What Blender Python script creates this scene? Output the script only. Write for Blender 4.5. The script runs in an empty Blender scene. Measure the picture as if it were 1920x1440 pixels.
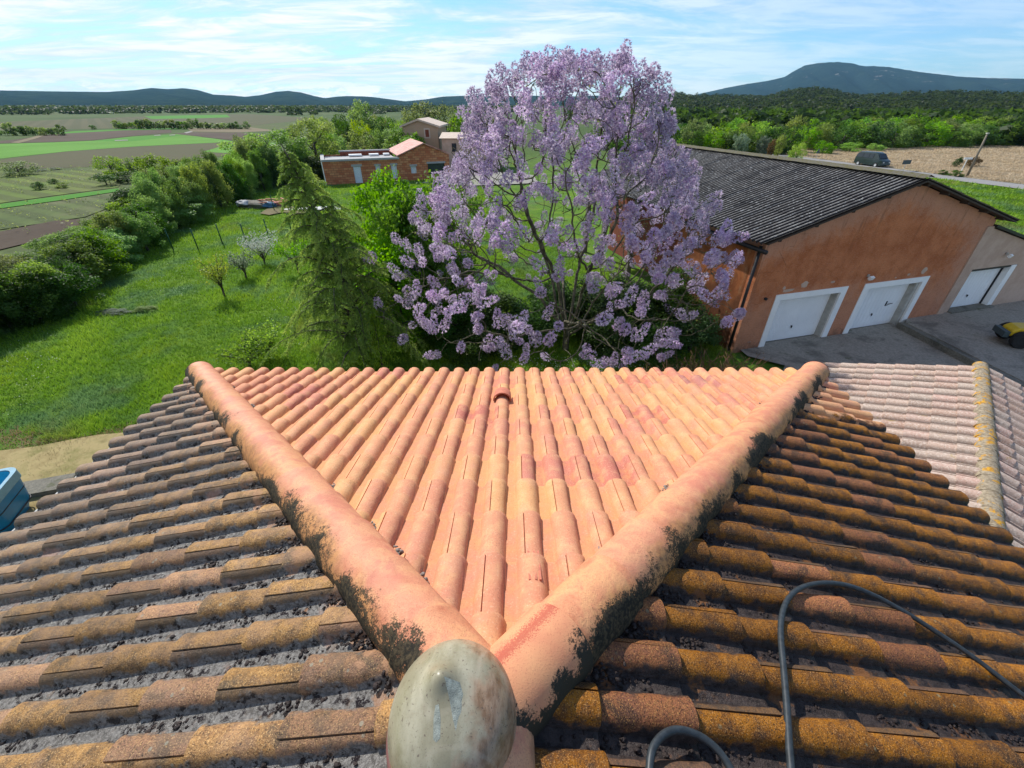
import bpy, bmesh, math, random
import numpy as np
from mathutils import Vector, Matrix
R = math.radians
rng = np.random.default_rng(7)
random.seed(7)
S = bpy.context.scene
C = S.collection

# ------------------------------------------------------------------ camera, world, sun, exposure
H = 7.5                                   # eye height above the yard
PITCH = 33.16
FPX = 800.0
cam = bpy.data.cameras.new('camera'); camo = bpy.data.objects.new('camera', cam); C.objects.link(camo)
camo.location = (0, 0, H); camo.rotation_euler = (R(90 - PITCH), 0, 0)
cam.sensor_width = 36; cam.lens = 36 * FPX / 1920; cam.clip_end = 40000; cam.clip_start = .02
S.camera = camo
SUN = Vector((-.43, .60, .67)).normalized()       # direction towards the sun
sun_el = math.asin(SUN.z); sun_az = math.atan2(SUN.x, SUN.y)
w = bpy.data.worlds.new('World'); S.world = w; w.use_nodes = True
nt = w.node_tree; nt.nodes.clear()
def wn(t, **k):
    n = nt.nodes.new(t)
    for a, b in k.items(): setattr(n, a, b)
    return n
sky = wn('ShaderNodeTexSky', sky_type='NISHITA', sun_disc=False, sun_elevation=sun_el, sun_rotation=sun_az)
sky.altitude = 100; sky.air_density = 1.0; sky.dust_density = .35; sky.ozone_density = 3.0
tc = wn('ShaderNodeTexCoord'); sep = wn('ShaderNodeSeparateXYZ'); nt.links.new(tc.outputs['Generated'], sep.inputs[0])
def wm(op, a, b=None, c=None):
    n = wn('ShaderNodeMath', operation=op)
    for i, v in enumerate((a, b, c)):
        if v is None: continue
        if isinstance(v, (int, float)): n.inputs[i].default_value = v
        else: nt.links.new(v, n.inputs[i])
    return n.outputs[0]
zz = wm('ADD', wm('MAXIMUM', sep.outputs[2], 0.0), .10)
cx = wm('DIVIDE', sep.outputs[0], zz); cy = wm('DIVIDE', sep.outputs[1], zz)
comb = wn('ShaderNodeCombineXYZ'); nt.links.new(cx, comb.inputs[0]); nt.links.new(cy, comb.inputs[1])
def wnoise(sc, det, rough, vec, dist=0.):
    n = wn('ShaderNodeTexNoise'); n.inputs['Scale'].default_value = sc; n.inputs['Detail'].default_value = det
    n.inputs['Roughness'].default_value = rough; n.inputs['Distortion'].default_value = dist
    nt.links.new(vec, n.inputs['Vector']); return n.outputs['Fac']
def wmap(v, a, b, c=0., d=1.):
    n = wn('ShaderNodeMapRange', interpolation_type='SMOOTHSTEP')
    nt.links.new(v, n.inputs[0])
    for i, x in enumerate((a, b, c, d)): n.inputs[i + 1].default_value = x
    return n.outputs[0]
mp = wn('ShaderNodeMapping'); mp.inputs['Rotation'].default_value = (0, 0, R(25)); mp.inputs['Scale'].default_value = (.55, 1.1, 1); nt.links.new(comb.outputs[0], mp.inputs[0])
n1 = wnoise(.50, 10, .66, mp.outputs[0], 1.1)
n2 = wnoise(1.7, 8, .65, mp.outputs[0], 1.0)
veil = wmap(wm('ADD', wm('MULTIPLY', n1, .68), wm('MULTIPLY', n2, .32)), .36, .57, .10, 1.0)
# broad veil is thinner towards the right (east), thick in the west
westness = wmap(wm('MULTIPLY', sep.outputs[0], -1.), -.75, .35, .30, 1.0)
veil = wm('MULTIPLY', veil, westness)
# a thin veil looks thicker towards the horizon, and is thinned overhead, out of view, to cut fill light
veil = wm('MULTIPLY', veil, wm('MINIMUM', wm('DIVIDE', .50, wm('ADD', wm('MAXIMUM', sep.outputs[2], 0.), .28)), 1.0))
# low cumulus bank along the horizon
vd = wn('ShaderNodeMapping'); vd.inputs['Scale'].default_value = (1, 1, 3.2); nt.links.new(tc.outputs['Generated'], vd.inputs[0])
n3 = wnoise(16, 7, .6, vd.outputs[0], .2)
band = wm('MULTIPLY', wm('MULTIPLY', wmap(sep.outputs[2], .0, .008), wmap(sep.outputs[2], .022, .040, 1., 0.)), wmap(sep.outputs[0], -.25, .05, 1., .15))
cum = wm('MULTIPLY', wmap(n3, .47, .56), band)
mix = wn('ShaderNodeMix', data_type='RGBA'); nt.links.new(veil, mix.inputs[0])
tint = wn('ShaderNodeMix', data_type='RGBA', blend_type='MULTIPLY'); tint.inputs[0].default_value = 1
nt.links.new(sky.outputs[0], tint.inputs[6]); tint.inputs[7].default_value = (.62, .92, 1.18, 1)
nt.links.new(tint.outputs[2], mix.inputs[6]); cloudc = wn('ShaderNodeMix', data_type='RGBA'); nt.links.new(wmap(wm('ADD', wm('MULTIPLY', n1, .4), wm('MULTIPLY', n2, .6)), .42, .58), cloudc.inputs[0]); cloudc.inputs[6].default_value = (5.7, 6.3, 6.8, 1); cloudc.inputs[7].default_value = (8.2, 8.2, 8.2, 1); nt.links.new(cloudc.outputs[2], mix.inputs[7])
mix2 = wn('ShaderNodeMix', data_type='RGBA'); nt.links.new(cum, mix2.inputs[0]); nt.links.new(mix.outputs[2], mix2.inputs[6]); mix2.inputs[7].default_value = (8.6, 8.8, 9.0, 1)
bg = wn('ShaderNodeBackground'); bg.inputs[1].default_value = .115; nt.links.new(mix2.outputs[2], bg.inputs[0])
ow = wn('ShaderNodeOutputWorld'); nt.links.new(bg.outputs[0], ow.inputs[0])
sl = bpy.data.lights.new('sun', 'SUN'); sl.energy = 4.8; sl.angle = R(.6); sl.color = (1, .955, .88)
so = bpy.data.objects.new('sun', sl); C.objects.link(so); so.rotation_euler = SUN.to_track_quat('Z', 'Y').to_euler(); so.location = (-20, 20, 40)
S.view_settings.view_transform = 'Standard'; S.view_settings.look = 'None'; S.view_settings.gamma = 1
S.view_settings.use_curve_mapping = False; S.view_settings.exposure = 0.28
S.render.engine = 'CYCLES'
S.cycles.max_bounces = 6; S.cycles.transparent_max_bounces = 8; S.cycles.volume_bounces = 0

# ------------------------------------------------------------------ survey helpers (photograph pixel -> ground position)
_cp, _sp = math.cos(R(PITCH)), math.sin(R(PITCH))
def ray(x, y):
    a = (x - 960) / FPX; b = (720 - y) / FPX
    return Vector((a, _cp + _sp * b, -_sp + _cp * b))
def gp(x, y, z=0.):
    d = ray(x, y); t = (z - H) / d.z
    return Vector((d.x * t, d.y * t, z))
def aty(x, y, Y):
    d = ray(x, y); t = Y / d.y
    return Vector((d.x * t, Y, H + d.z * t))
def proj(p):
    q = Vector(p) - Vector((0, 0, H)); d = q.y * _cp - q.z * _sp
    if d < .05: return (-9999, -9999, d)
    return (960 + FPX * q.x / d, 720 - FPX * (q.y * _sp + q.z * _cp) / d, d)

# ------------------------------------------------------------------ object helpers
def tag(o, label=None, cat=None, group=None, kind=None):
    if label: o['label'] = label
    if cat: o['category'] = cat
    if group: o['group'] = group
    if kind: o['kind'] = kind
    return o
def empty(name, loc=(0, 0, 0), label=None, cat=None, group=None, rz=0.):
    o = bpy.data.objects.new(name, None); C.objects.link(o); o.location = loc; o.rotation_euler.z = rz
    o.empty_display_size = .2
    return tag(o, label, cat, group)
def mesh_np(name, V, F, mat=None, smooth=False, attrs=None, sharp=None):
    """V (n,3); F list of arrays (m,k)"""
    me = bpy.data.meshes.new(name)
    V = np.asarray(V, np.float32)
    if not isinstance(F, list): F = [F]
    F = [np.asarray(f, np.int32) for f in F if len(f)]
    me.vertices.add(len(V)); me.vertices.foreach_set('co', V.ravel())
    nl = sum(f.size for f in F); npoly = sum(len(f) for f in F)
    me.loops.add(nl); me.polygons.add(npoly)
    me.loops.foreach_set('vertex_index', np.concatenate([f.ravel() for f in F]))
    st = []; s0 = 0
    for f in F:
        k = f.shape[1]; st.append(s0 + np.arange(len(f)) * k); s0 += f.size
    me.polygons.foreach_set('loop_start', np.concatenate(st).astype(np.int32))
    if attrs:
        for k, a in attrs.items():
            at = me.attributes.new(k, 'FLOAT', 'POINT'); at.data.foreach_set('value', np.asarray(a, np.float32))
    me.update(calc_edges=True); me.validate()
    if smooth: me.polygons.foreach_set('use_smooth', np.ones(npoly, bool))
    if sharp is not None: me.set_sharp_from_angle(angle=R(sharp))
    if mat: me.materials.append(mat)
    return me
def obj(name, me, parent=None, loc=None, mat=None):
    o = bpy.data.objects.new(name, me); C.objects.link(o)
    if parent: o.parent = parent
    if loc is not None: o.location = loc
    if mat and not me.materials: me.materials.append(mat)
    return o
class MB:
    """collects boxes, tubes, polygons into one mesh"""
    def __init__(s): s.V = []; s.F3 = []; s.F4 = []; s.P = []; s.n = 0
    def add(s, V, F):
        V = [tuple(v) for v in V]
        for f in F:
            f = [i + s.n for i in f]
            (s.F3 if len(f) == 3 else s.F4 if len(f) == 4 else s.P).append(f)
        s.V += V; s.n += len(V); return s
    def box(s, c, d, M=None, bev=0):
        x, y, z = d[0] / 2, d[1] / 2, d[2] / 2
        V = [Vector((a * x, b * y, e * z)) for a in (-1, 1) for b in (-1, 1) for e in (-1, 1)]
        if M is not None: V = [M @ v for v in V]
        V = [v + Vector(c) for v in V]
        return s.add(V, [(0, 1, 3, 2), (4, 6, 7, 5), (0, 4, 5, 1), (2, 3, 7, 6), (0, 2, 6, 4), (1, 5, 7, 3)])
    def prism(s, pts, ax, vec):
        """pts: list of 3D points (planar polygon), extruded by vec"""
        n = len(pts); V = [Vector(p) for p in pts] + [Vector(p) + Vector(vec) for p in pts]
        F = [tuple(range(n)), tuple(range(2 * n - 1, n - 1, -1))]
        F += [(i, n + i, n + (i + 1) % n, (i + 1) % n) for i in range(n)]
        return s.add(V, F)
    def tube(s, pts, rad, k=8, cap=True):
        pts = [Vector(p) for p in pts]
        if isinstance(rad, (int, float)): rad = [rad] * len(pts)
        up = Vector((0, 0, 1)); V = []; pu = None
        for i, p in enumerate(pts):
            t = (pts[min(i + 1, len(pts) - 1)] - pts[max(i - 1, 0)]).normalized()
            if pu is None:
                pu = t.orthogonal().normalized()
            pu = (pu - t * pu.dot(t)).normalized(); b = t.cross(pu)
            V += [p + (pu * math.cos(a) + b * math.sin(a)) * rad[i] for a in [2 * math.pi * j / k for j in range(k)]]
        F = [(i * k + j, i * k + (j + 1) % k, (i + 1) * k + (j + 1) % k, (i + 1) * k + j) for i in range(len(pts) - 1) for j in range(k)]
        if cap: F += [tuple(range(k - 1, -1, -1)), tuple(range((len(pts) - 1) * k, len(pts) * k))]
        return s.add(V, F)
    def lathe(s, prof, c=(0, 0, 0), k=24, M=None):
        V = []
        for (r, z) in prof:
            for j in range(k):
                a = 2 * math.pi * j / k; v = Vector((r * math.cos(a), r * math.sin(a), z))
                if M is not None: v = M @ v
                V.append(v + Vector(c))
        F = [(i * k + j, i * k + (j + 1) % k, (i + 1) * k + (j + 1) % k, (i + 1) * k + j) for i in range(len(prof) - 1) for j in range(k)]
        return s.add(V, F)
    def mesh(s, name, mat=None, smooth=False, sharp=None):
        me = bpy.data.meshes.new(name); me.from_pydata([tuple(v) for v in s.V], [], s.F3 + s.F4 + s.P); me.update()
        if smooth: me.polygons.foreach_set('use_smooth', [True] * len(me.polygons))
        if sharp is not None: me.set_sharp_from_angle(angle=R(sharp))
        if mat: me.materials.append(mat)
        return me
    def build(s, name, mat=None, parent=None, smooth=False, sharp=None):
        return obj(name, s.mesh(name, mat, smooth, sharp), parent)
def rot_to(d):
    return Vector(d).normalized().to_track_quat('Z', 'Y').to_matrix()

# ------------------------------------------------------------------ material helper
class N:
    def __init__(s, name, rough=.8, spec=.35):
        s.m = bpy.data.materials.new(name); s.m.use_nodes = True; s.t = s.m.node_tree; s.t.nodes.clear()
        s.out = s.t.nodes.new('ShaderNodeOutputMaterial'); s.b = s.t.nodes.new('ShaderNodeBsdfPrincipled')
        s.t.links.new(s.b.outputs[0], s.out.inputs[0]); s.b.inputs['Roughness'].default_value = rough
        s.b.inputs['Specular IOR Level'].default_value = spec
        s._geo = None; s._tc = None
    def n(s, t, **k):
        x = s.t.nodes.new(t)
        for a, b in k.items(): setattr(x, a, b)
        return x
    def set(s, sock, v):
        if isinstance(v, bpy.types.NodeSocket): s.t.links.new(v, sock)
        elif isinstance(v, (tuple, list)) and len(v) == 3 and sock.type == 'RGBA': sock.default_value = (*v, 1)
        else: sock.default_value = v
    def pos(s):
        if not s._geo: s._geo = s.n('ShaderNodeNewGeometry')
        return s._geo.outputs['Position']
    def objc(s):
        if not s._tc: s._tc = s.n('ShaderNodeTexCoord')
        return s._tc.outputs['Object']
    def nrm(s):
        s.pos(); return s._geo.outputs['Normal']
    def rnd(s): return s.n('ShaderNodeObjectInfo').outputs['Random']
    def attr(s, name): return s.n('ShaderNodeAttribute', attribute_name=name).outputs['Fac']
    def noise(s, scale, det=4, rough=.55, vec=None, dist=0., stretch=None):
        x = s.n('ShaderNodeTexNoise'); x.inputs['Scale'].default_value = scale; x.inputs['Detail'].default_value = det
        x.inputs['Roughness'].default_value = rough; x.inputs['Distortion'].default_value = dist
        v = vec if vec is not None else s.pos()
        if stretch:
            mp = s.n('ShaderNodeMapping'); mp.inputs['Scale'].default_value = stretch; s.set(mp.inputs[0], v); v = mp.outputs[0]
        s.set(x.inputs['Vector'], v); return x.outputs['Fac']
    def vor(s, scale, feat='F1', vec=None, out='Distance', rnd=1.):
        x = s.n('ShaderNodeTexVoronoi', feature=feat); x.inputs['Scale'].default_value = scale; x.inputs['Randomness'].default_value = rnd
        s.set(x.inputs['Vector'], vec if vec is not None else s.pos()); return x.outputs[out]
    def m_(s, op, a, b=None, c=None, clamp=False):
        x = s.n('ShaderNodeMath', operation=op); x.use_clamp = clamp
        for i, v in enumerate((a, b, c)):
            if v is not None: s.set(x.inputs[i], v)
        return x.outputs[0]
    def mr(s, v, a, b, c=0., d=1., smooth=True):
        x = s.n('ShaderNodeMapRange', interpolation_type='SMOOTHSTEP' if smooth else 'LINEAR')
        for i, q in enumerate((v, a, b, c, d)): s.set(x.inputs[i], q)
        return x.outputs[0]
    def mix(s, f, a, b, mode='MIX'):
        x = s.n('ShaderNodeMix', data_type='RGBA', blend_type=mode); s.set(x.inputs[0], f); s.set(x.inputs[6], a); s.set(x.inputs[7], b)
        return x.outputs[2]
    def ramp(s, f, stops, interp='LINEAR'):
        x = s.n('ShaderNodeValToRGB'); cr = x.color_ramp; cr.interpolation = interp
        while len(cr.elements) < len(stops): cr.elements.new(.5)
        for e, (p, c) in zip(cr.elements, stops): e.position = p; e.color = (*c, 1)
        s.set(x.inputs[0], f); return x.outputs[0]
    def xyz(s, v=None):
        x = s.n('ShaderNodeSeparateXYZ'); s.set(x.inputs[0], v if v is not None else s.pos()); return x.outputs
    def bump(s, h, st=.3, dist=.01):
        x = s.n('ShaderNodeBump'); x.inputs['Strength'].default_value = st; x.inputs['Distance'].default_value = dist; s.set(x.inputs['Height'], h)
        s.t.links.new(x.outputs[0], s.b.inputs['Normal']); return x
    def col(s, c): s.set(s.b.inputs['Base Color'], c); return s
    def rough(s, r): s.set(s.b.inputs['Roughness'], r); return s
    def hsv(s, c, h=.5, sa=1., v=1.):
        x = s.n('ShaderNodeHueSaturation'); s.set(x.inputs['Hue'], h); s.set(x.inputs['Saturation'], sa); s.set(x.inputs['Value'], v); s.set(x.inputs['Color'], c); return x.outputs[0]

def plain(name, c, rough=.6, var=.15, sc=8., bump=0., spec=.35, metal=0.):
    m = N(name, rough, spec); n = m.noise(sc, 5, .6)
    m.col(m.hsv(c, .5, 1., m.mr(n, .3, .7, 1 - var, 1 + var, False)))
    m.b.inputs['Metallic'].default_value = metal
    if bump: m.bump(m.noise(sc * 6, 4), bump, .01)
    return m.m

def leaf_mat(name, c1, c2, c3, transl=.56, sc=.6, rough=.55, rndv=.25):
    m = N(name, rough, .25)
    t = m.attr('tint'); n = m.noise(sc, 3, .6)
    f = m.m_('ADD', m.m_('MULTIPLY', t, .6), m.m_('MULTIPLY', m.mr(n, .3, .7), .4))
    c = m.ramp(f, [(0, c1), (.5, c2), (1, c3)])
    r = m.rnd(); c = m.hsv(c, m.mr(r, 0, 1, .485, .515, False), m.mr(m.m_('FRACT', m.m_('MULTIPLY', r, 7.3)), 0, 1, .85, 1.12, False), m.mr(m.m_('FRACT', m.m_('MULTIPLY', r, 3.7)), 0, 1, 1 - rndv, 1 + rndv, False))
    m.col(c)
    tr = m.n('ShaderNodeBsdfTranslucent'); m.set(tr.inputs[0], m.hsv(c, .49, 1.1, 1.25))
    mx = m.n('ShaderNodeMixShader'); mx.inputs[0].default_value = transl
    m.t.links.new(m.b.outputs[0], mx.inputs[1]); m.t.links.new(tr.outputs[0], mx.inputs[2]); m.t.links.new(mx.outputs[0], m.out.inputs[0])
    return m.m

M = {}
# clay tile: front (cleaned), weathered side slopes
def tile_mat(name, mode):
    m = N(name, .82, .15)
    p = m.pos(); crest = m.attr('crest'); r = m.m_('FRACT', m.m_('ADD', m.rnd(), m.attr('rnd')))
    r2 = m.m_('FRACT', m.m_('MULTIPLY', r, 13.7)); r3 = m.m_('FRACT', m.m_('MULTIPLY', r, 5.3))
    fine = m.noise(150, 3, .7); fine2 = m.noise(420, 2, .6); med = m.noise(9, 4, .6); lar = m.noise(1.6, 3, .5)
    clean = m.ramp(r, [(0, (.58, .235, .135)), (.3, (.62, .27, .145)), (.55, (.64, .31, .145)), (.75, (.66, .345, .14)), (.90, (.56, .215, .14)), (.97, (.46, .14, .10)), (1, (.42, .18, .15))])
    clean = m.mix(m.m_('MULTIPLY', m.mr(med, .42, .68), .4), clean, (.76, .46, .22))
    clean = m.mix(m.m_('MULTIPLY', m.mr(m.noise(5, 3, .5, dist=.5), .5, .7), .30), clean, (.58, .25, .19))
    clean = m.mix(m.m_('MULTIPLY', m.mr(fine, .56, .68), m.mr(m.noise(4, 2), .4, .65, .25, .85)), clean, (.26, .11, .07))
    clean = m.mix(m.m_('MULTIPLY', m.mr(m.noise(85, 4, .8), .52, .66), .42), clean, (.34, .13, .08))
    clean = m.mix(m.m_('MULTIPLY', m.mr(m.noise(95, 3, .8, vec=m.objc()), .55, .68), .5), clean, (.80, .50, .33))
    # ochre line where water runs beside the barrels
    clean = m.mix(m.m_('MULTIPLY', m.mr(crest, .0, .35, .35, 0.), m.mr(med, .35, .6)), clean, (.50, .20, .06))
    if mode == 'front':
        col = clean; m.rough(.72); m.bump(m.m_('ADD', fine, m.m_('MULTIPLY', fine2, .5)), .35, .004)
    else:
        left = mode == 'left'
        X, Y, Z = m.xyz()
        brown = m.ramp(m.mr(m.noise(13, 5, .65), .28, .72, 0, 1, False), [(0, (.085, .055, .028)), (.3, (.22, .115, .040)), (.6, (.38, .20, .060)), (1, (.50, .27, .085))])
        pinkish = m.mix(m.mr(fine, .4, .65), (.44, .23, .15), (.24, .13, .09))
        brown = m.mix(m.mr(r2, .74, .9, 0, .6), brown, pinkish)
        brown = m.mix(m.m_('MULTIPLY', m.mr(m.noise(5.5, 4, .6, dist=.4), .52, .66), .75), brown, (.055, .042, .03) if not left else (.10, .075, .05))
        spk = m.noise(130, 4, .85)
        brown = m.mix(m.m_('MULTIPLY', m.mr(spk, .50, .60), .85), brown, (.030, .020, .014))
        brown = m.mix(m.m_('MULTIPLY', m.mr(m.noise(190, 2, .7, vec=m.objc()), .56, .66), .75), brown, (.72, .46, .20))
        if left:
            gr = m.mix(m.mr(m.noise(60, 4, .7), .35, .65), (.095, .088, .080), (.24, .228, .212))
            far = m.mr(m.m_('ADD', m.m_('ADD', m.m_('MULTIPLY', X, -.55), m.m_('MULTIPLY', Y, .35)), m.m_('MULTIPLY', lar, 1.2)), 2.4, 3.6)
            brown = m.mix(m.m_('MULTIPLY', far, .6), brown, m.mix(m.mr(fine, .4, .62), (.21, .165, .135), (.10, .078, .066)))
            brown = m.mix(m.m_('MULTIPLY', m.mr(m.noise(7, 3), .45, .6), .3), brown, (.36, .22, .14))
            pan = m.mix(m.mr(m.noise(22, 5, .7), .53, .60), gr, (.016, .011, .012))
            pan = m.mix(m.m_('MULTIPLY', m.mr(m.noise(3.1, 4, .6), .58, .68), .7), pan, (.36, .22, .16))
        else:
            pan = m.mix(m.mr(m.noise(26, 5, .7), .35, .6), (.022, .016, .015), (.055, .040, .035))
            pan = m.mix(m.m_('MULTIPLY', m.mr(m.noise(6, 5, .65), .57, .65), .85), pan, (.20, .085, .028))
            brown = m.hsv(brown, .482 if left else .486, 1.30 if left else 1.18, 1.22 if left else .80)
        brown = m.hsv(brown, .5, 1., m.mr(r3, 0, 1, .68, 1.22, False))
        spot = m.m_('MULTIPLY', m.mr(m.vor(17), .10, .17, 1., 0.), m.mr(m.noise(4.3, 3), .50, .60))
        brown = m.mix(m.m_('MULTIPLY', spot, .65), brown, (.30, .29, .22) if left else (.21, .19, .11))
        spot2 = m.m_('MULTIPLY', m.mr(m.vor(31), .09, .14, 1., 0.), m.mr(m.noise(3.1, 3), .48, .58))
        brown = m.mix(m.m_('MULTIPLY', spot2, .8), brown, (.028, .020, .016))
        brown = m.mix(m.m_('MULTIPLY', m.attr('flank'), .62), brown, (.075, .060, .045))  # joint flanks darkened: shade of the recessed step painted into the colour
        side = m.mr(m.m_('ADD', crest, m.m_('MULTIPLY', m.mr(m.noise(14, 3), .3, .7, -.5, .5, False), .70)), .20, .66)  # dark pan tone climbs the barrel sides: dirt, and shade painted into colour
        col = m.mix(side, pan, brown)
        # near the hip-tile washings: stray clean spots
        if not left:
            # cleaned corner next to the front hip, ragged brush edge
            e = m.m_('ADD', m.m_('ADD', Y, m.m_('MULTIPLY', X, -.10)), m.mr(m.noise(7, 4, .6), .3, .7, -.16, .16, False))
            cl = m.mr(e, 3.20, 3.27); col = m.mix(cl, col, clean)
        else:
            cl = m.mr(m.m_('ADD', m.m_('ADD', X, Y), m.mr(m.noise(9, 4), .3, .7, -.35, .35, False)), .30, .40)
            col = m.mix(m.m_('MULTIPLY', cl, .55), col, (.45, .24, .13))
        rg = m.mix(side, (.20, .20, .20) if left else (.34, .34, .34), (.44, .44, .44) if left else (.58, .58, .58))
        m.rough(rg)
        m.bump(m.m_('ADD', m.m_('MULTIPLY', spk, .8), m.m_('ADD', fine, m.noise(45, 3))), .65, .008)
        m.b.inputs['Specular IOR Level'].default_value = .26
    m.col(col); return m.m
M['tile_front'] = tile_mat('cleaned_clay_tile', 'front')
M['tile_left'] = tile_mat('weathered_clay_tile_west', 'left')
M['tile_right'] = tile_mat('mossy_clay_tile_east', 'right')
def hip_mat(name, flip):
    m = N(name, .68, .25)
    sd = m.attr('side'); r = m.rnd()            # side: -1 inner edge .. +1 outer (uncleaned) edge
    fine = m.noise(170, 3, .7); med = m.noise(7, 5, .6, dist=.6); big = m.noise(2.2, 4, .6)
    c = m.ramp(m.mr(med, .3, .7, 0, 1, False), [(0, (.52, .18, .09)), (.4, (.62, .27, .135)), (.7, (.67, .335, .155)), (1, (.56, .215, .12))])
    c = m.mix(m.m_('MULTIPLY', m.mr(r, .3, 1), .3), c, (.70, .31, .21))
    c = m.mix(m.m_('MULTIPLY', m.mr(fine, .54, .66), .5), c, (.32, .12, .07))
    c = m.mix(m.m_('MULTIPLY', m.mr(m.noise(90, 4, .8), .52, .66), .40), c, (.36, .13, .07))
    c = m.mix(m.m_('MULTIPLY', m.mr(m.noise(3.3, 5, .7, stretch=(1, 1, 3)), .50, .63), .55), c, (.52, .17, .11))
    och = m.mr(m.m_('ADD', sd, m.mr(big, .3, .7, -.45, .45, False)), .25, .75)
    c = m.mix(m.m_('MULTIPLY', och, .75), c, m.mix(m.mr(m.noise(30, 4, .7), .4, .6), (.52, .25, .08), (.30, .14, .05)))
    edge = m.m_('ADD', m.m_('ADD', sd, m.mr(m.noise(2.3, 2, .5), .35, .65, -.50, .50, False)), m.mr(m.noise(30, 5, .8), .3, .7, -.24, .24, False))
    blk = m.mr(m.m_('ADD', edge, m.mr(m.noise(120, 4, .8), .3, .7, -.12, .12, False)), .64, .82)
    c = m.mix(blk, c, m.mix(m.mr(m.noise(60, 4), .4, .65), (.016, .014, .010), (.075, .055, .030)))
    inn = m.mr(m.m_('ADD', m.m_('MULTIPLY', sd, -1.), m.mr(m.noise(20, 3), .3, .7, -.1, .1, False)), .86, .98)
    c = m.mix(m.m_('MULTIPLY', inn, .6), c, (.30, .15, .09))
    m.col(c).rough(m.mr(blk, 0, 1, .5, .8)); m.bump(m.m_('ADD', m.m_('ADD', fine, m.m_('MULTIPLY', m.noise(30, 3), 1.2)), m.m_('MULTIPLY', m.noise(7, 3), 2.5)), .55, .005)
    return m.m
M['hip'] = hip_mat('painted_hip_tile', 1)
# streak tile gets a red stripe
m = N('red_streak_hip_tile', .68, .25); sd = m.attr('side')
base = m.ramp(m.mr(m.noise(9, 5), .3, .7, 0, 1, False), [(0, (.57, .225, .12)), (1, (.66, .32, .155))])
st = m.mr(m.m_('ABSOLUTE', m.m_('ADD', sd, m.m_('ADD', .42, m.mr(m.noise(170, 3, .8), .3, .7, -.22, .22, False)))), .07, .22, 1., 0.)
c = m.mix(m.m_('MULTIPLY', st, .8), base, (.38, .060, .038))
c = m.mix(m.m_('MULTIPLY', m.mr(m.noise(170, 3, .7), .57, .66), .5), c, (.33, .11, .07))
edge = m.m_('ADD', m.m_('ADD', sd, m.mr(m.noise(5, 3), .35, .65, -.35, .35, False)), m.mr(m.noise(60, 4, .75), .3, .7, -.25, .25, False))
c = m.mix(m.mr(m.m_('ADD', edge, m.mr(m.noise(130, 4, .8), .3, .7, -.15, .15, False)), .58, .78), c, (.03, .026, .018)); m.col(c); m.bump(m.noise(170, 3, .7), .4, .004); M['hip_red'] = m.m
m = N('finial_glaze', .34, .5)
X, Y, Z = m.xyz(m.objc())
streak = m.noise(6, 5, .6, vec=m.objc(), stretch=(1.6, .35, 1)); c = m.mix(m.mr(streak, .38, .62), (.25, .225, .145), (.37, .34, .24))
warm = m.mr(m.m_('ADD', X, m.mr(m.noise(7, 4, .6, vec=m.objc()), .3, .7, -.10, .10, False)), .02, .13)
c = m.mix(warm, c, m.mix(m.mr(m.noise(26, 5, .7, vec=m.objc(), stretch=(1.5, .5, 1)), .35, .62), (.20, .11, .055), (.36, .24, .15)))  # brown right half: dirt and reddish reflections painted into the glaze
c = m.mix(m.m_('MULTIPLY', m.mr(m.noise(14, 5, .65, vec=m.objc()), .55, .70), .25), c, (.16, .12, .065))
c = m.mix(m.m_('MULTIPLY', m.mr(m.noise(90, 3, .7, vec=m.objc()), .60, .68), .8), c, (.10, .07, .05))
sc = m.n('ShaderNodeTexWave'); sc.wave_type = 'RINGS'; sc.inputs['Scale'].default_value = 2.3; sc.inputs['Distortion'].default_value = 7; sc.inputs['Detail'].default_value = 2
m.set(sc.inputs['Vector'], m.objc()); c = m.mix(m.m_('MULTIPLY', m.mr(m.noise(200, 2, .7, vec=m.objc()), .5, .7), .25), c, (.16, .14, .09)); c = m.mix(m.m_('MULTIPLY', m.mr(sc.outputs['Fac'], .985, 1.), .16), c, (.50, .44, .33))
m.col(c); m.rough(m.mr(m.noise(20, 3, vec=m.objc()), .3, .7, .24, .45)); m.bump(m.noise(40, 3, vec=m.objc()), .12, .003); M['finial'] = m.m
M['finial_rim'] = plain('finial_rim_clay', (.16, .07, .06), .45)
M['patch'] = plain('grey_mortar_patch', (.27, .29, .25), .85, .3, 60, .4, .1)
M['mortar'] = plain('lime_mortar', (.26, .22, .19), .8, .5, 30, .5)
M['moss'] = plain('dark_moss', (.028, .018, .016), .5, .6, 30, .8)
M['rubber'] = plain('black_rubber', (.028, .035, .040), .45, .35, 40)
M['batten'] = plain('dark_batten', (.05, .035, .025), .8)
M['render_house'] = plain('house_render', (.55, .42, .32), .85, .08, 3, .2)
M['gutter'] = plain('zinc_gutter', (.42, .43, .43), .4, .15, 4)

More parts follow.
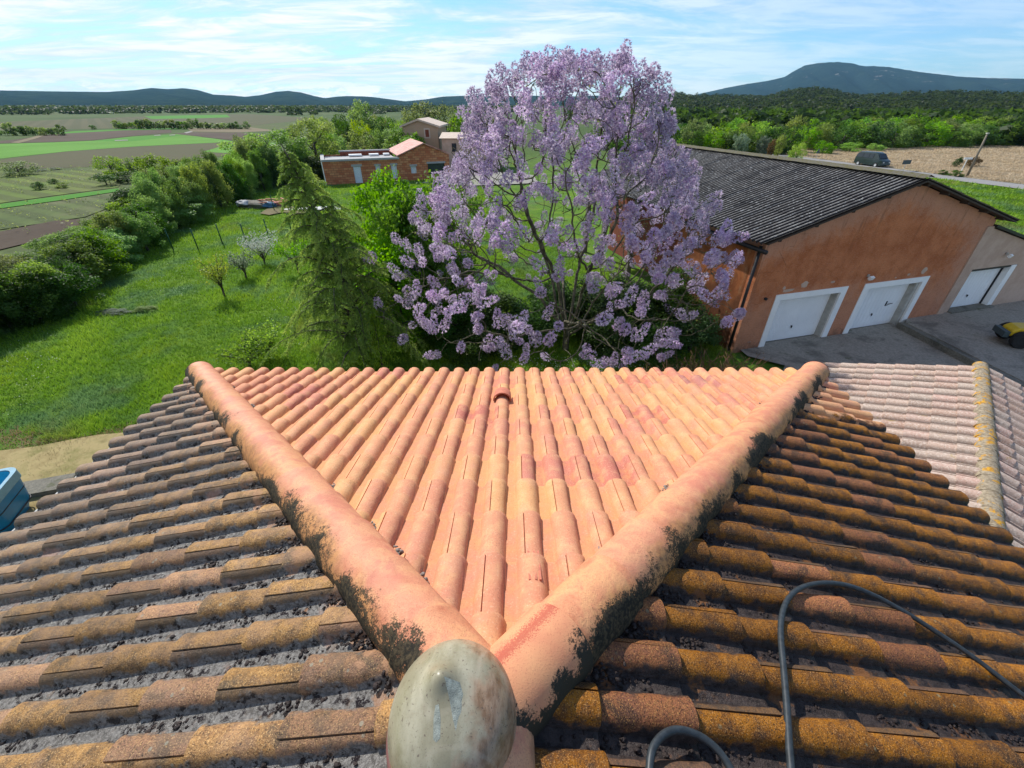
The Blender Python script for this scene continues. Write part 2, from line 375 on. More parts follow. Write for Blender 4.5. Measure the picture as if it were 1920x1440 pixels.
# ------------------------------------------------------------------ the house roof
AX, AY, AZ = -.08, .60, H - 1.75          # apex
XL, XR, YF, ZE = -4.16, 4.04, 4.85, H - 3.0
YB = -2.4
TW, TR = .40, .359                        # tile width, plan exposure
def bprof(u, s, h):
    """barrel height at u for barrels centred at .03,.23,.43, half width .076*s"""
    z = 0.; c = 0.
    for k in (-.17, .03, .23, .43):
        d = abs(u - k) / (.0735 * s)
        if d < 1: q = math.sqrt(max(0, 1 - d * d)); z = h * q ** .82; c = q
    return z, c
def tile_arrays(ex, taper=.81, h=.060, thick=.018, lift=.024, over=.035):
    """one double-barrel roman tile, u across, v downhill (0 top .. ex nose)"""
    us = [0.004, .012, .03, .05, .068, .083, .095, .105, .115, .131, .145, .157, .168, .183, .2, .22, .24, .26, .276, .289, .300, .308, .32, .336, .349, .358, .37, .383, .394, .398, .399, .412]
    vs = [-over, ex * .5, ex * .93, ex - .006, ex]
    V = []; cr = []
    for j, v in enumerate(vs):
        q = max(0, v / ex); s = taper + (1 - taper) * q ** 1.5; hh = h * (.82 + .18 * q); zo = lift * q
        if j == 4: hh -= .002; s *= .985; zo -= .004
        for i, u in enumerate(us):
            z, c = bprof(u, s, hh)
            z += zo + (0.004 * abs(u - .2) < 0 and 0)
            if i >= 30: z -= .011
            if i == 0: pass
            V.append((u, v, z)); cr.append(c)
    n = len(us); F = [(j * n + i, j * n + i + 1, (j + 1) * n + i + 1, (j + 1) * n + i) for j in range(4) for i in range(n - 1)]
    # nose face
    b = len(V)
    for i, u in enumerate(us):
        x, y, z = V[4 * n + i]; V.append((x, y - .004, z - thick)); cr.append(cr[4 * n + i] * .6)  # lower crest darkens the nose: occlusion shade put into the colour
    F += [(4 * n + i, 4 * n + i + 1, b + i + 1, b + i) for i in range(n - 1)]
    # left side lip (faces the groove)
    b2 = len(V)
    for j in range(5):
        x, y, z = V[j * n]; V.append((x - .001, y, z - .012)); cr.append(0)
    F += [(b2 + j, j * n, (j + 1) * n, b2 + j + 1) for j in range(4)]
    F = [tuple(reversed(f)) for f in F]
    return np.array(V, float), np.array(F, int), np.array(cr, float)

def frame(origin, ex, ey):
    ex = Vector(ex).normalized(); ey = Vector(ey).normalized(); ez = ex.cross(ey).normalized()
    m = Matrix((ex, ey, ez)).transposed().to_4x4(); m.translation = Vector(origin); return m
def clip_mesh(V, F, cr, planes, rnd=0.):
    """V world; planes: list of (point, normal) keep the side where dot<=0"""
    bm = bmesh.new(); lay = bm.verts.layers.float.new('crest')
    vs = [bm.verts.new(v) for v in V]
    for v, c in zip(vs, cr): v[lay] = c
    for f in F:
        try: bm.faces.new([vs[i] for i in f])
        except ValueError: pass
    for p, n in planes:
        bmesh.ops.bisect_plane(bm, geom=bm.verts[:] + bm.edges[:] + bm.faces[:], plane_co=p, plane_no=n, clear_outer=True)
    return bm
class RoofSet:
    def __init__(s, parent, mats): s.parent = parent; s.items = []; s.mats = mats
    def add(s, key, Mx, planes, shared, arrays, cat):
        V, F, cr = arrays
        W = np.array([tuple(Mx @ Vector(v)) for v in V])
        keep_all = True; none = False
        for p, n in planes:
            d = (W - np.array(p)) @ np.array(n)
            if d.max() > 1e-4: keep_all = False
            if d.min() > -.01: none = True
        if none: return
        c = W.mean(0); x, y, dd = proj(c)
        inf = (-60 < x < 1980) and (-60 < y < 1500) and dd > 0
        s.items.append(dict(key=key, Mx=Mx, planes=planes, full=keep_all, W=W, F=F, cr=cr, size=(1 / dd if inf and dd > 0 else 0), shared=shared, mat=cat))
    def build(s, name, limit=300):
        s.items.sort(key=lambda i: -i['size'])
        vis = [i for i in s.items if i['size'] > 0][:limit]
        ids = set(id(i) for i in vis)
        rest = [i for i in s.items if id(i) not in ids]
        for it in vis:
            if it['full']:
                o = bpy.data.objects.new(name, it['shared']); C.objects.link(o); o.parent = s.parent; o.matrix_world = it['Mx']
            else:
                bm = clip_mesh(it['W'], it['F'], it['cr'], it['planes'])
                if len(bm.faces) < 3: bm.free(); continue
                me = bpy.data.meshes.new(name); bm.to_mesh(me); bm.free()
                me.polygons.foreach_set('use_smooth', [True] * len(me.polygons)); me.set_sharp_from_angle(angle=R(42)); me.materials.append(s.mats[it['mat']])
                o = obj(name, me, s.parent)
        by = {}
        for it in rest: by.setdefault(it['mat'], []).append(it)
        for mk, its in by.items():
            bm2 = bmesh.new(); lay = bm2.verts.layers.float.new('crest'); lr = bm2.verts.layers.float.new('rnd')
            for it in its:
                bm = clip_mesh(it['W'], it['F'], it['cr'], [] if it['full'] else it['planes'])
                lc = bm.verts.layers.float['crest']; mp = {}; rv = random.random()
                for v in bm.verts:
                    nv = bm2.verts.new(v.co); nv[lay] = v[lc]; nv[lr] = rv; mp[v] = nv
                for f in bm.faces:
                    bm2.faces.new([mp[v] for v in f.verts])
                bm.free()
            me = bpy.data.meshes.new(name + 's'); bm2.to_mesh(me); bm2.free()
            me.polygons.foreach_set('use_smooth', [True] * len(me.polygons)); me.set_sharp_from_angle(angle=R(42)); me.materials.append(s.mats[mk])
            tag(obj(name + 's_out_of_reach', me, s.parent), kind='stuff').name = 'more_' + name + 's'

house = empty('hipped_house', (0, 0, 0), 'house in front with hipped clay tile roof, thick pink hip lines and glazed finial', 'house')
def slope_len(run, drop): return math.hypot(run, drop)
slopes = {}
# front
def make_slope(key, mat, eave_pt, eu, down_plan, run, drop, umin, umax, uphase, planes, vtop=0.):
    """eave_pt: a point on the ridge line from which downhill starts; eu: across dir; down_plan: horizontal downhill dir"""
    ln = slope_len(run, drop); dn = (Vector(down_plan) * run + Vector((0, 0, -drop))) / ln
    ex = ln / round(ln / .375); rows = round(ln / .375)
    arr = tile_arrays(ex); V, F, cr = arr
    shared = []
    for q in range(3):
        W = V.copy(); W[:, 2] += .002 * np.sin(W[:, 0] * 9 + q * 2) * (W[:, 1] / ex)
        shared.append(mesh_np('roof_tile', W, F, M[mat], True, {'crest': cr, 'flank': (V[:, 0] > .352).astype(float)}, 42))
    for k in range(rows):            # k = 0 at the eave
        v0 = ln - (k + 1) * ex
        par = k % 2
        u0 = uphase + (0.2 if par else 0.)
        i0 = math.floor((umin - u0) / TW) - 1; i1 = math.ceil((umax - u0) / TW) + 1
        for i in range(i0, i1):
            u = u0 + i * TW
            o = Vector(eave_pt) + Vector(eu) * u + dn * v0
            Mx = frame(o + Vector((0, 0, .004)), eu, dn)
            jit = Matrix.Rotation(random.uniform(-.005, .005), 4, 'X') @ Matrix.Rotation(random.uniform(-.004, .004), 4, 'Y') @ Matrix.Rotation(random.uniform(-.004, .004), 4, 'Z')
            roof.add(key, Mx @ jit, planes, shared[random.randrange(3)], arr, mat)
    return ln, dn
roof = RoofSet(house, M)
hl = Vector((XL - AX, YF - AY, 0)).normalized(); hr = Vector((XR - AX, YF - AY, 0)).normalized()
nL = Vector((-hl.y, hl.x, 0)); nR = Vector((hr.y, -hr.x, 0))          # point to the outside of the front slope
A = Vector((AX, AY, AZ))
off = .012
pf = [(A + nL * (-off), nL), (A + nR * (-off), nR)]
make_slope('front', 'tile_front', (0, AY, AZ), (1, 0, 0), (0, 1, 0), YF - AY, AZ - ZE, XL - .3, XR + .3, -.133 + .0, pf)
back = (Vector((0, YB, 0)), Vector((0, -1, 0)))
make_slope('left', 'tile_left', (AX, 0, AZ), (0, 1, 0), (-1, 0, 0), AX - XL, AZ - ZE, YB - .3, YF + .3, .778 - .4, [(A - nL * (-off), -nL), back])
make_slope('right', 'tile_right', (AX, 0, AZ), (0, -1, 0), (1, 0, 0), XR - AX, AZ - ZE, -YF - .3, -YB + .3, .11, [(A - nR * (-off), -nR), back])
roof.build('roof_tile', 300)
# roof deck under the tiles, fascias and walls
mb = MB(); dz = Vector((0, 0, -.035))
Ab = Vector((AX, YB, AZ)); cl = Vector((XL + .03, YF - .03, ZE)); crn = Vector((XR - .03, YF - .03, ZE)); bl = Vector((XL + .03, YB, ZE)); br = Vector((XR - .03, YB, ZE))
V = [v + dz for v in (A, Ab, cl, crn, bl, br)] + [v + Vector((0, 0, -.14)) for v in (cl, crn, bl, br)]
mb.add(V, [(0, 2, 3), (1, 4, 2, 0), (0, 3, 5, 1), (2, 6, 7, 3), (4, 8, 6, 2), (3, 7, 9, 5), (6, 8, 9, 7), (1, 5, 9, 8, 4)])
mb.build('roof_deck', M['batten'], house)
mb = MB(); cx_, cy_ = (XL + XR) / 2, (YF + YB) / 2
mb.box((cx_, cy_ - .15, (ZE - .16) / 2), (XR - XL - .8, YF - YB - .7, ZE - .16)); mb.build('wall', M['render_house'], house)
mb = MB()
mb.tube([(XL - .05, YB, ZE - .07), (XL - .05, YF + .05, ZE - .07)], .06, 10); mb.build('gutter', M['gutter'], house, True)
# hip tiles
def ridge_tile(L, r0=.150, r1=.166, h=.93, side=1, over=.05, kk=18, lift=.0):
    V = []; sd = []; n = kk + 1
    ys = [(-over, 1.0), (0, 1.0), (L * .6, 1.0), (L - .028, 1.0), (L - .012, 1.018), (L, 1.0)]
    for (y, b) in ys:
        q = max(0, y / L); r = (r0 + (r1 - r0) * q) * b
        for i in range(n):
            a = math.pi * (-.06 + 1.12 * i / kk)
            V.append((-math.cos(a) * r, y, math.sin(a) * r * h + lift * q)); sd.append(side * (-math.cos(a)))
    F = [(j * n + i, (j + 1) * n + i, (j + 1) * n + i + 1, j * n + i + 1) for j in range(len(ys) - 1) for i in range(kk)]
    b = len(V)
    for i in range(n):
        x, y, z = V[(len(ys) - 1) * n + i]; V.append((x * .88, y, z * .88 - .004)); sd.append(sd[i])
    e = (len(ys) - 1) * n; F += [(e + i, b + i, b + i + 1, e + i + 1) for i in range(kk)]
    F = [tuple(reversed(f)) for f in F]
    V = np.array(V); 
    return V, np.array(F), np.array(sd)
def hip_line(P0, P1, side, mat, name='hip_tile', ex=.395, start=.0, special=None, r0=.151, r1=.162, zoff=.018, phase=0., end=0.):
    P0, P1 = Vector(P0), Vector(P1); d = (P1 - P0); L = d.length; d.normalize()
    n = round((L - start - phase) / ex); ex = (L - start - phase) / n
    V, F, sd = ridge_tile(ex, r0, r1, .93, side)
    meshes = {}
    eu = d.cross(Vector((0, 0, 1))).normalized()
    for k in range(n):
        mk = special if (special and k == 0) else mat
        if mk not in meshes: meshes[mk] = mesh_np(name, V, F, M[mk], True, {'side': sd}, 50)
        o = obj(name, meshes[mk], house)
        o.matrix_world = frame(P0 + d * (start + phase + k * ex) + Vector((0, 0, zoff)), eu, d) @ Matrix.Rotation(random.uniform(-.03, .03), 4, 'Y') @ Matrix.Rotation(random.uniform(-.008, .008), 4, 'Z') @ Matrix.Rotation(-.012, 4, 'X')
cL = Vector((XL, YF, ZE)); cR = Vector((XR, YF, ZE))
hip_line(A, cL, 1 * -1, 'hip', start=.0)
hip_line(A, cR, 1, 'hip', special='hip_red')
hip_line(Vector((AX, AY - .02, AZ)), Vector((AX, YB, AZ)), 1, 'hip', zoff=.0)
# end caps of the two hips
for c, P in ((cL, A), (cR, A)):
    d = (c - P).normalized(); eu = d.cross(Vector((0, 0, 1))).normalized(); Mx = frame(c + Vector((0, 0, .018)) - d * .0, eu, d)
    mb = MB(); V = []; kk = 16; rings = 6; F = []
    for j in range(rings + 1):
        t = j / rings * math.pi / 2; r = .163 * math.cos(t); yy = .045 * math.sin(t)
        for i in range(kk + 1):
            a = math.pi * (-.06 + 1.12 * i / kk); V.append(Mx @ Vector((-math.cos(a) * r, yy, math.sin(a) * r * .93)))
    F = [(j * (kk + 1) + i, j * (kk + 1) + i + 1, (j + 1) * (kk + 1) + i + 1, (j + 1) * (kk + 1) + i) for j in range(rings) for i in range(kk)]
    mb.add(V, F); me = mb.mesh('hip_end_cap', M['hip'], True); at = me.attributes.new('side', 'FLOAT', 'POINT'); at.data.foreach_set('value', [0.] * len(V)); obj('hip_end_cap', me, house)
# finial over the apex: low glazed dome with an off-centre nipple
fc = Vector((AX - .108, AY - .040, AZ + .07))
mb = MB(); V = []; kk = 64; rings = 26; F = []
for j in range(rings + 1):
    t = j / rings; ang = t * math.pi / 2
    r = math.sin(ang) ** .92 * .205; z = .20 * math.cos(ang) ** .8 if t < 1 else 0
    for i in range(kk):
        a = 2 * math.pi * i / kk; x = r * math.cos(a); y = r * math.sin(a) * 1.12
        dx, dy = x + .03, y - .035
        bump = .034 * math.exp(-((dx * dx + dy * dy) / .0016)) + .022 * math.exp(-((dx * dx + dy * dy) / .009))
        V.append((x, y, z + bump))
F = [(j * kk + i, (j + 1) * kk + i, (j + 1) * kk + (i + 1) % kk, j * kk + (i + 1) % kk) for j in range(rings) for i in range(kk)]
mb.add(V, F); fin = mb.build('finial', M['finial'], house, True); fin.location = fc
mb = MB(); mb.lathe([(.203, .0), (.212, .002), (.216, -.012), (.214, -.06), (.203, -.13), (.19, -.17)], (0, 0, 0), 64, Matrix.Diagonal((1, 1.12, 1)))
rim = mb.build('finial_rim', M['finial_rim'], fin, True)
# mortar smear patches on the dome
def dome_z(x, y):
    rr = math.hypot(x, y / 1.12) / .205; ang = math.asin(min(1, max(0, rr)) ** (1 / .92)); dx, dy = x + .03, y - .035
    return .20 * max(0, math.cos(ang)) ** .8 + .034 * math.exp(-((dx * dx + dy * dy) / .0016)) + .022 * math.exp(-((dx * dx + dy * dy) / .009))
mb = MB()
for poly in ([(-.015, .03), (.03, .028), (.042, 0.), (.04, -.04), (.028, -.085), (.018, -.06), (.005, -.02)], [(-.036, -.03), (-.026, -.028), (-.017, -.06), (-.014, -.10), (-.025, -.108), (-.034, -.102), (-.038, -.06)]):
    cxp = sum(p[0] for p in poly) / len(poly); cyp = sum(p[1] for p in poly) / len(poly)
    rings_ = [[(cxp + (x - cxp) * s, cyp + (y - cyp) * s) for x, y in poly] for s in (1, .66, .33)]
    Vp = [(x, y, dome_z(x, y) + .0004 + .0008 * (k > 0)) for k, rg_ in enumerate(rings_) for x, y in rg_] + [(cxp, cyp, dome_z(cxp, cyp) + .0014)]
    n_ = len(poly); Fp = [(k * n_ + i, k * n_ + (i + 1) % n_, (k + 1) * n_ + (i + 1) % n_, (k + 1) * n_ + i) for k in range(2) for i in range(n_)] + [(2 * n_ + i, 2 * n_ + (i + 1) % n_, 3 * n_) for i in range(n_)]
    mb.add(Vp, Fp)
mb.build('mortar_smear', M['patch'], fin, True)
# the loose vent cover tile lying over one barrel of the front slope
fdn = Vector((0, YF - AY, -(AZ - ZE))).normalized()
def on_front(x, y, dz=0.):
    n = Vector((1, 0, 0)).cross(fdn); d = ray(x, y); P0 = A + Vector((0, 0, dz)) - Vector((0, 0, H)); t = P0.dot(n) / d.dot(n); return d * t + Vector((0, 0, H))
M['tile_red'] = plain('red_clay_cover', (.50, .16, .095), .7, .2, 30, .3)
V, F, sd = ridge_tile(.215, .090, .096, .84, 1, 0., 14)
F = np.concatenate([F]); vt = mesh_np('vent_cover_tile', V, F, M['tile_red'], True, {'side': sd}, 50)
o = obj('vent_cover_tile', vt, house); P = on_front(948, 738, .05); o.matrix_world = frame(Vector((round((P.x + .133 - .03) / .2) * .2 - .133 + .03, P.y, P.z)), (-1, 0, 0), -fdn)
# broken lip strips on the front slope, mortar crumbs along the hips
mb = MB()
for x in (992, 1003, 1011):
    P = on_front(x, 1060, .07); mb.box(P, (.010, .20, .012), frame((0, 0, 0), (1, 0, 0), fdn).to_3x3())
mb.build('broken_tile_lip', M['tile_red'], house)
def lumps(name, pts, size, mat, parent, flat=.5, kseed=0, k=1):
    base = bmesh.new(); bmesh.ops.create_icosphere(base, subdivisions=k, radius=1); bv = np.array([v.co[:] for v in base.verts]); bf = np.array([[v.index for v in f.verts] for f in base.faces]); base.free()
    pts = np.asarray(pts); n = len(pts); r_ = np.random.default_rng(kseed)
    sz = size * r_.uniform(.4, 1.3, (n, 1, 1)) * r_.uniform(.6, 1.4, (n, 1, 3)) * np.array([1, 1, flat])
    j = r_.uniform(.65, 1.3, (n, len(bv), 1))
    V = bv[None] * sz * j + pts[:, None, :]; F = (bf[None] + (np.arange(n) * len(bv))[:, None, None]).reshape(-1, 3)
    return tag(obj(name, mesh_np(name, V.reshape(-1, 3), F, mat, False), parent), kind='stuff')
pts = []
for P1, nn in ((cL, -nL), (cR, -nR)):
    for t in (.12, .16, .21, .3, .47, .52, .66, .8):
        P = A.lerp(P1, t + random.uniform(-.01, .01)) + nn * .165
        for q in range(22): pts.append(tuple(P + (P1 - A).normalized() * random.gauss(0, .03) + nn * random.uniform(-.02, .02) + Vector((0, 0, .03 + random.uniform(0, .03) - .30 * .165 * .7))))
lumps('mortar_crumb', pts, .009, M['mortar'], house, .7, 1)
# moss and dirt clods lying in the pans of the two weathered slopes
for key, xs, sgn in (('left', XL, -1), ('right', XR, 1)):
    pts = []; r_ = np.random.default_rng(5 if sgn < 0 else 6); run = abs(xs - AX)
    for c in range(520 if sgn < 0 else 380):
        d = r_.uniform(.1, run); yy = r_.uniform(-.6, AY + d * (YF - AY) / run - .15)
        # snap to a pan: pans centred between barrels
        if sgn < 0: ph = .778 - .4 + .13; yb = round((yy - ph) / .2) * .2 + ph
        else: ph = -(.11 + .13); yb = round((yy - ph) / .2) * .2 + ph
        near = r_.random()
        m_ = int(r_.integers(3, 16)) if near > .35 else 2
        for q in range(m_):
            dd = d + r_.normal(0, .03); pts.append((AX + sgn * dd, yb + r_.normal(0, .014), AZ - dd * (AZ - ZE) / run + .006 + .017 * ((dd % .37) / .37) + r_.uniform(0, .006)))
    lumps('moss_clod', pts, .0085, M['moss'], house, .6, 9)
    # dry flakes and bits of bark lodged against the hip line
    pts = []
    P1 = cL if sgn < 0 else cR; nn = nL if sgn < 0 else nR
    for c in range(1700):
        t = r_.uniform(.05, .97); P = A.lerp(P1, t) + nn * (.158 + abs(r_.normal(0, .028))); P.z -= .3 * .17 * .7
        pts.append((P.x, P.y, P.z + r_.uniform(.0, .045)))
    lumps('dirt_crumb', pts, .0105, M['moss'], house, .6, 10)

# the black hose lying in loops on the east slope
rdn = Vector((XR - AX, 0, -(AZ - ZE))).normalized(); rnn = Vector((0, -1, 0)).cross(rdn)
def on_right(x, y, dz=.085):
    d = ray(x, y); P0 = A + Vector((0, 0, dz - H)); t = P0.dot(rnn) / d.dot(rnn); return d * t + Vector((0, 0, H))
path = [(1217, 1455), (1222, 1410), (1238, 1383), (1265, 1369), (1298, 1374), (1330, 1392), (1358, 1422), (1385, 1470), (1420, 1520), (1462, 1525), (1483, 1470), (1480, 1400), (1475, 1320), (1469, 1250), (1464, 1190), (1467, 1150), (1480, 1120), (1505, 1101), (1545, 1093), (1590, 1098), (1640, 1117), (1700, 1150), (1760, 1188), (1830, 1236), (1900, 1290), (1990, 1360), (2080, 1440)]
P = [on_right(*q) for q in path]
def catmull(P, n=6):
    out = []
    for i in range(len(P) - 1):
        a, b, c, d = P[max(i - 1, 0)], P[i], P[i + 1], P[min(i + 2, len(P) - 1)]
        for k in range(n):
            t = k / n; out.append(.5 * ((2 * b) + (c - a) * t + (2 * a - 5 * b + 4 * c - d) * t * t + (3 * b - a - 3 * c + d) * t ** 3))
    return out + [P[-1]]
mb = MB(); mb.tube(catmull(P, 8), .0135, 10); tag(mb.build('rubber_hose', M['rubber'], None, True), 'black rubber hose curling in loops over the mossy brown tiles on the right', 'hose')

# ------------------------------------------------------------------ the ground and everything that lies on it
GR = 12000.
def ground_mat():
    m = N('meadow_ground', .95, .1); X, Y, Z = m.xyz()
    n1 = m.noise(.09, 4, .6); n2 = m.noise(.55, 5, .65); n3 = m.noise(6, 4, .7); n4 = m.noise(30, 3, .8)
    c = m.ramp(m.mr(n2, .28, .72, 0, 1, False), [(0, (.055, .120, .014)), (.45, (.085, .175, .014)), (.75, (.125, .215, .016)), (1, (.150, .240, .032))])
    c = m.mix(m.m_('MULTIPLY', m.mr(m.noise(.33, 4, .6), .52, .68), .75), c, (.075, .155, .060))     # silvery clover drifts
    c = m.mix(m.m_('MULTIPLY', m.mr(m.noise(.2, 4, .6, dist=.8), .58, .68), .6), c, (.105, .120, .035))
    c = m.mix(m.m_('MULTIPLY', m.mr(n3, .5, .75), .35), c, (.028, .065, .012))
    c = m.mix(m.m_('MULTIPLY', m.mr(n4, .5, .8), .4), c, (.13, .22, .05))
    dist = m.n('ShaderNodeVectorMath', operation='LENGTH'); m.set(dist.inputs[0], m.pos()); d = dist.outputs['Value']
    far = m.ramp(m.mr(m.noise(.012, 4, .6), .3, .7, 0, 1, False), [(0, (.045, .070, .022)), (.5, (.060, .100, .026)), (1, (.100, .105, .045))])
    c = m.mix(m.mr(d, 45, 110), c, far)
    m.col(c); m.bump(m.m_('ADD', n3, n4), .6, .06); return m.m
M['ground'] = ground_mat()
V = []; F = []
ringr = [0, 6, 12, 20, 30, 45, 70, 110, 180, 300, 600, 1200, 2500, 5000, GR]; kk = 72
V.append((0, 0, 0))
for r_ in ringr[1:]:
    for j in range(kk): V.append((r_ * math.cos(2 * math.pi * j / kk), r_ * math.sin(2 * math.pi * j / kk), 0))
F3 = [(0, 1 + j, 1 + (j + 1) % kk) for j in range(kk)]
F4 = [(1 + i * kk + j, 1 + (i + 1) * kk + j, 1 + (i + 1) * kk + (j + 1) % kk, 1 + i * kk + (j + 1) % kk) for i in range(len(ringr) - 2) for j in range(kk)]
tag(obj('ground', mesh_np('ground', V, [np.array(F3), np.array(F4)], M['ground'])), kind='structure')

_lay = [.004]
def sheet(name, pts, mat, z=None, kind='structure', sub=0):
    """pts in world xy"""
    _lay[0] += .004
    z = _lay[0] if z is None else z
    bm = bmesh.new(); vs = [bm.verts.new((p[0], p[1], z)) for p in pts]; f = bm.faces.new(vs)
    if f.normal.z < 0: f.normal_flip()
    bm.normal_update()
    if f.normal.z < 0: bmesh.ops.reverse_faces(bm, faces=bm.faces[:])
    me = bpy.data.meshes.new(name); bm.to_mesh(me); bm.free(); me.materials.append(mat)
    return tag(obj(name, me), kind=kind)
def field_mat(name, cols, sc=.05, row=None, rowc=None, rang=0., rowd=2.4, mixs=.7):
    m = N(name, .95, .1); n = m.noise(sc, 5, .65); c = m.ramp(m.mr(n, .3, .7, 0, 1, False), [(i / (len(cols) - 1), q) for i, q in enumerate(cols)])
    if row:
        mp = m.n('ShaderNodeMapping'); mp.inputs['Rotation'].default_value = (0, 0, rang); m.set(mp.inputs[0], m.pos())
        x = m.xyz(mp.outputs[0])[0]
        wv = m.m_('ABSOLUTE', m.m_('SUBTRACT', m.m_('FRACT', m.m_('DIVIDE', x, rowd)), .5))
        c = m.mix(m.m_('MULTIPLY', m.mr(wv, .12, .30), mixs), c, row)
    c = m.mix(m.m_('MULTIPLY', m.mr(m.noise(2.2, 4, .7), .5, .7), .4), c, tuple(q * .6 for q in cols[0]))
    m.col(c); return m.m
M['f_green'] = field_mat('bright_cereal', [(.075, .185, .022), (.10, .25, .03), (.13, .28, .05)], .03)
M['f_green2'] = field_mat('young_cereal', [(.055, .19, .02), (.07, .23, .02)], .03)
M['f_brown'] = field_mat('bare_vineyard', [(.080, .065, .038), (.105, .082, .048)], .03, (.075, .095, .035), None, R(38), 2.6, .7)
M['f_plough'] = field_mat('ploughed_earth', [(.062, .045, .032), (.098, .074, .052)], .04)
M['f_olive'] = field_mat('far_vineyard', [(.085, .085, .040), (.105, .100, .050)], .02, (.06, .07, .03), None, R(-40), 6, .5)
M['f_vine'] = field_mat('vineyard_grass', [(.085, .125, .028), (.12, .17, .035), (.14, .15, .05)], .12, (.065, .075, .03), None, R(-62), 2.3, .6)
M['f_tan'] = field_mat('tan_stubble', [(.16, .13, .075), (.20, .165, .10)], .05)
M['f_rough'] = field_mat('rough_grass', [(.065, .095, .030), (.10, .135, .042), (.125, .125, .065)], .16, (.055, .070, .028), None, R(-62), 2.3, .55)
def pf_(name, pxs, mat): return sheet(name, [gp(*p)[:2] for p in pxs], M[mat])
pf_('rough_field', [(-250, 330), (-60, 318), (200, 312), (330, 300), (330, 330), (250, 395), (140, 470), (0, 560), (-250, 640)], 'f_rough')
pf_('field', [(-250, 232), (0, 229), (200, 221), (330, 216), (470, 214), (600, 222), (470, 236), (250, 240), (80, 243), (-250, 250)], 'f_olive')
pf_('field', [(270, 218), (330, 216.5), (425, 215), (432, 220), (360, 222), (285, 223)], 'f_green2')
pf_('field', [(-250, 300), (0, 270), (100, 267), (175, 264), (250, 256), (325, 252), (360, 250), (378, 257), (430, 264), (440, 266), (330, 271), (250, 275), (125, 284), (0, 297.5), (-250, 330)], 'f_green')
pf_('field', [(170, 265), (250, 256.5), (325, 252.5), (345, 254), (300, 259), (250, 265)], 'f_green2')
pf_('field', [(22, 297), (125, 284.5), (250, 275.5), (330, 271.5), (440, 266.5), (470, 270), (440, 290), (330, 303), (200, 312), (60, 317), (-40, 310)], 'f_brown')
pf_('field', [(-100, 272), (30, 262), (110, 250), (200, 245), (320, 243), (322, 249), (250, 255), (175, 263), (100, 266.5), (0, 269)], 'f_plough')
pf_('field', [(75, 253), (140, 246), (230, 242.5), (330, 240.5), (345, 242.5), (230, 244.5), (130, 250)], 'f_green2')
pf_('field', [(325, 251), (360, 248), (450, 249), (520, 255), (460, 265), (380, 257)], 'f_plough')
pf_('field', [(350, 241), (470, 239), (520, 245), (450, 248.5), (360, 247)], 'f_tan')
pf_('field', [(380, 285), (440, 268), (520, 268), (470, 290)], 'f_green')
pf_('vineyard', [(-200, 352), (0, 333), (120, 322), (215, 318), (235, 330), (222, 352), (100, 368), (0, 382), (-200, 410)], 'f_vine')
pf_('field_edge', [(-200, 412), (0, 384), (100, 370), (222, 354), (226, 359), (110, 377), (0, 392), (-200, 424)], 'f_green2')
pf_('vineyard', [(-200, 428), (0, 395), (110, 379), (226, 362), (232, 380), (160, 408), (0, 432), (-200, 470)], 'f_rough')
pf_('field', [(-200, 480), (0, 436), (105, 415), (150, 412), (150, 425), (90, 448), (0, 470), (-200, 540)], 'f_plough')
# dusty track with pale spots
M['gravel'] = field_mat('pale_gravel', [(.24, .23, .20), (.32, .30, .27)], 1.)
pf_('track', [(20, 268), (60, 258), (78, 252), (90, 252), (66, 261), (36, 269)], 'f_tan')
for q in ([(345, 249), (358, 246), (362, 247.5), (350, 250.5)], [(288, 254), (300, 253), (302, 254.4), (290, 255)], [(318, 253.5), (328, 252.6), (329, 253.8), (318, 254.6)], [(215, 263.4), (240, 262.6), (240, 264), (216, 264.8)]):
    pf_('track', q, 'gravel')
# straw patch, bare patch, earth near the pile
M['straw_ground'] = field_mat('mown_straw', [(.22, .17, .075), (.34, .27, .13), (.18, .17, .06)], 1.5)
pf_('mown_patch', [(-300, 985), (-60, 862), (0, 850), (70, 842), (130, 830), (185, 820), (240, 815), (380, 818), (330, 900), (200, 960), (60, 985), (-150, 1100)], 'straw_ground')
M['earth'] = field_mat('trodden_earth', [(.13, .115, .055), (.20, .165, .095)], .8)
pf_('trodden_patch', [(488, 402), (500, 394), (520, 388), (535, 386), (560, 392), (600, 396), (600, 400), (560, 402), (530, 400), (505, 405)], 'earth')
# right side: road, dry meadow
road = [gp(1130, 262), gp(1290, 273.5), gp(1480, 295), gp(1600, 311), gp(1740, 330), gp(1830, 341), gp(1920, 352), gp(2100, 378)]
def offs(pl, d):
    out = []
    for i, p in enumerate(pl):
        t = (pl[min(i + 1, len(pl) - 1)] - pl[max(i - 1, 0)]); t.z = 0; t.normalize(); out.append(p + Vector((-t.y, t.x, 0)) * d)
    return out
M['asphalt'] = plain('worn_asphalt', (.24, .23, .22), .9, .15, 1.)
M['dry'] = field_mat('dry_meadow', [(.30, .25, .15), (.42, .35, .23), (.26, .26, .13)], .12)
rl = offs(road, 2.0); rr_ = offs(road, -2.0)
far_edge = [gp(2300, 262), gp(1920, 262), gp(1700, 255), gp(1500, 248), gp(1290, 246), gp(1130, 240)]
sheet('dry_meadow', [p[:2] for p in (offs(road, 2.4) + far_edge)], M['dry'])
sheet('road', [p[:2] for p in (rl + rr_[::-1])], M['asphalt'])
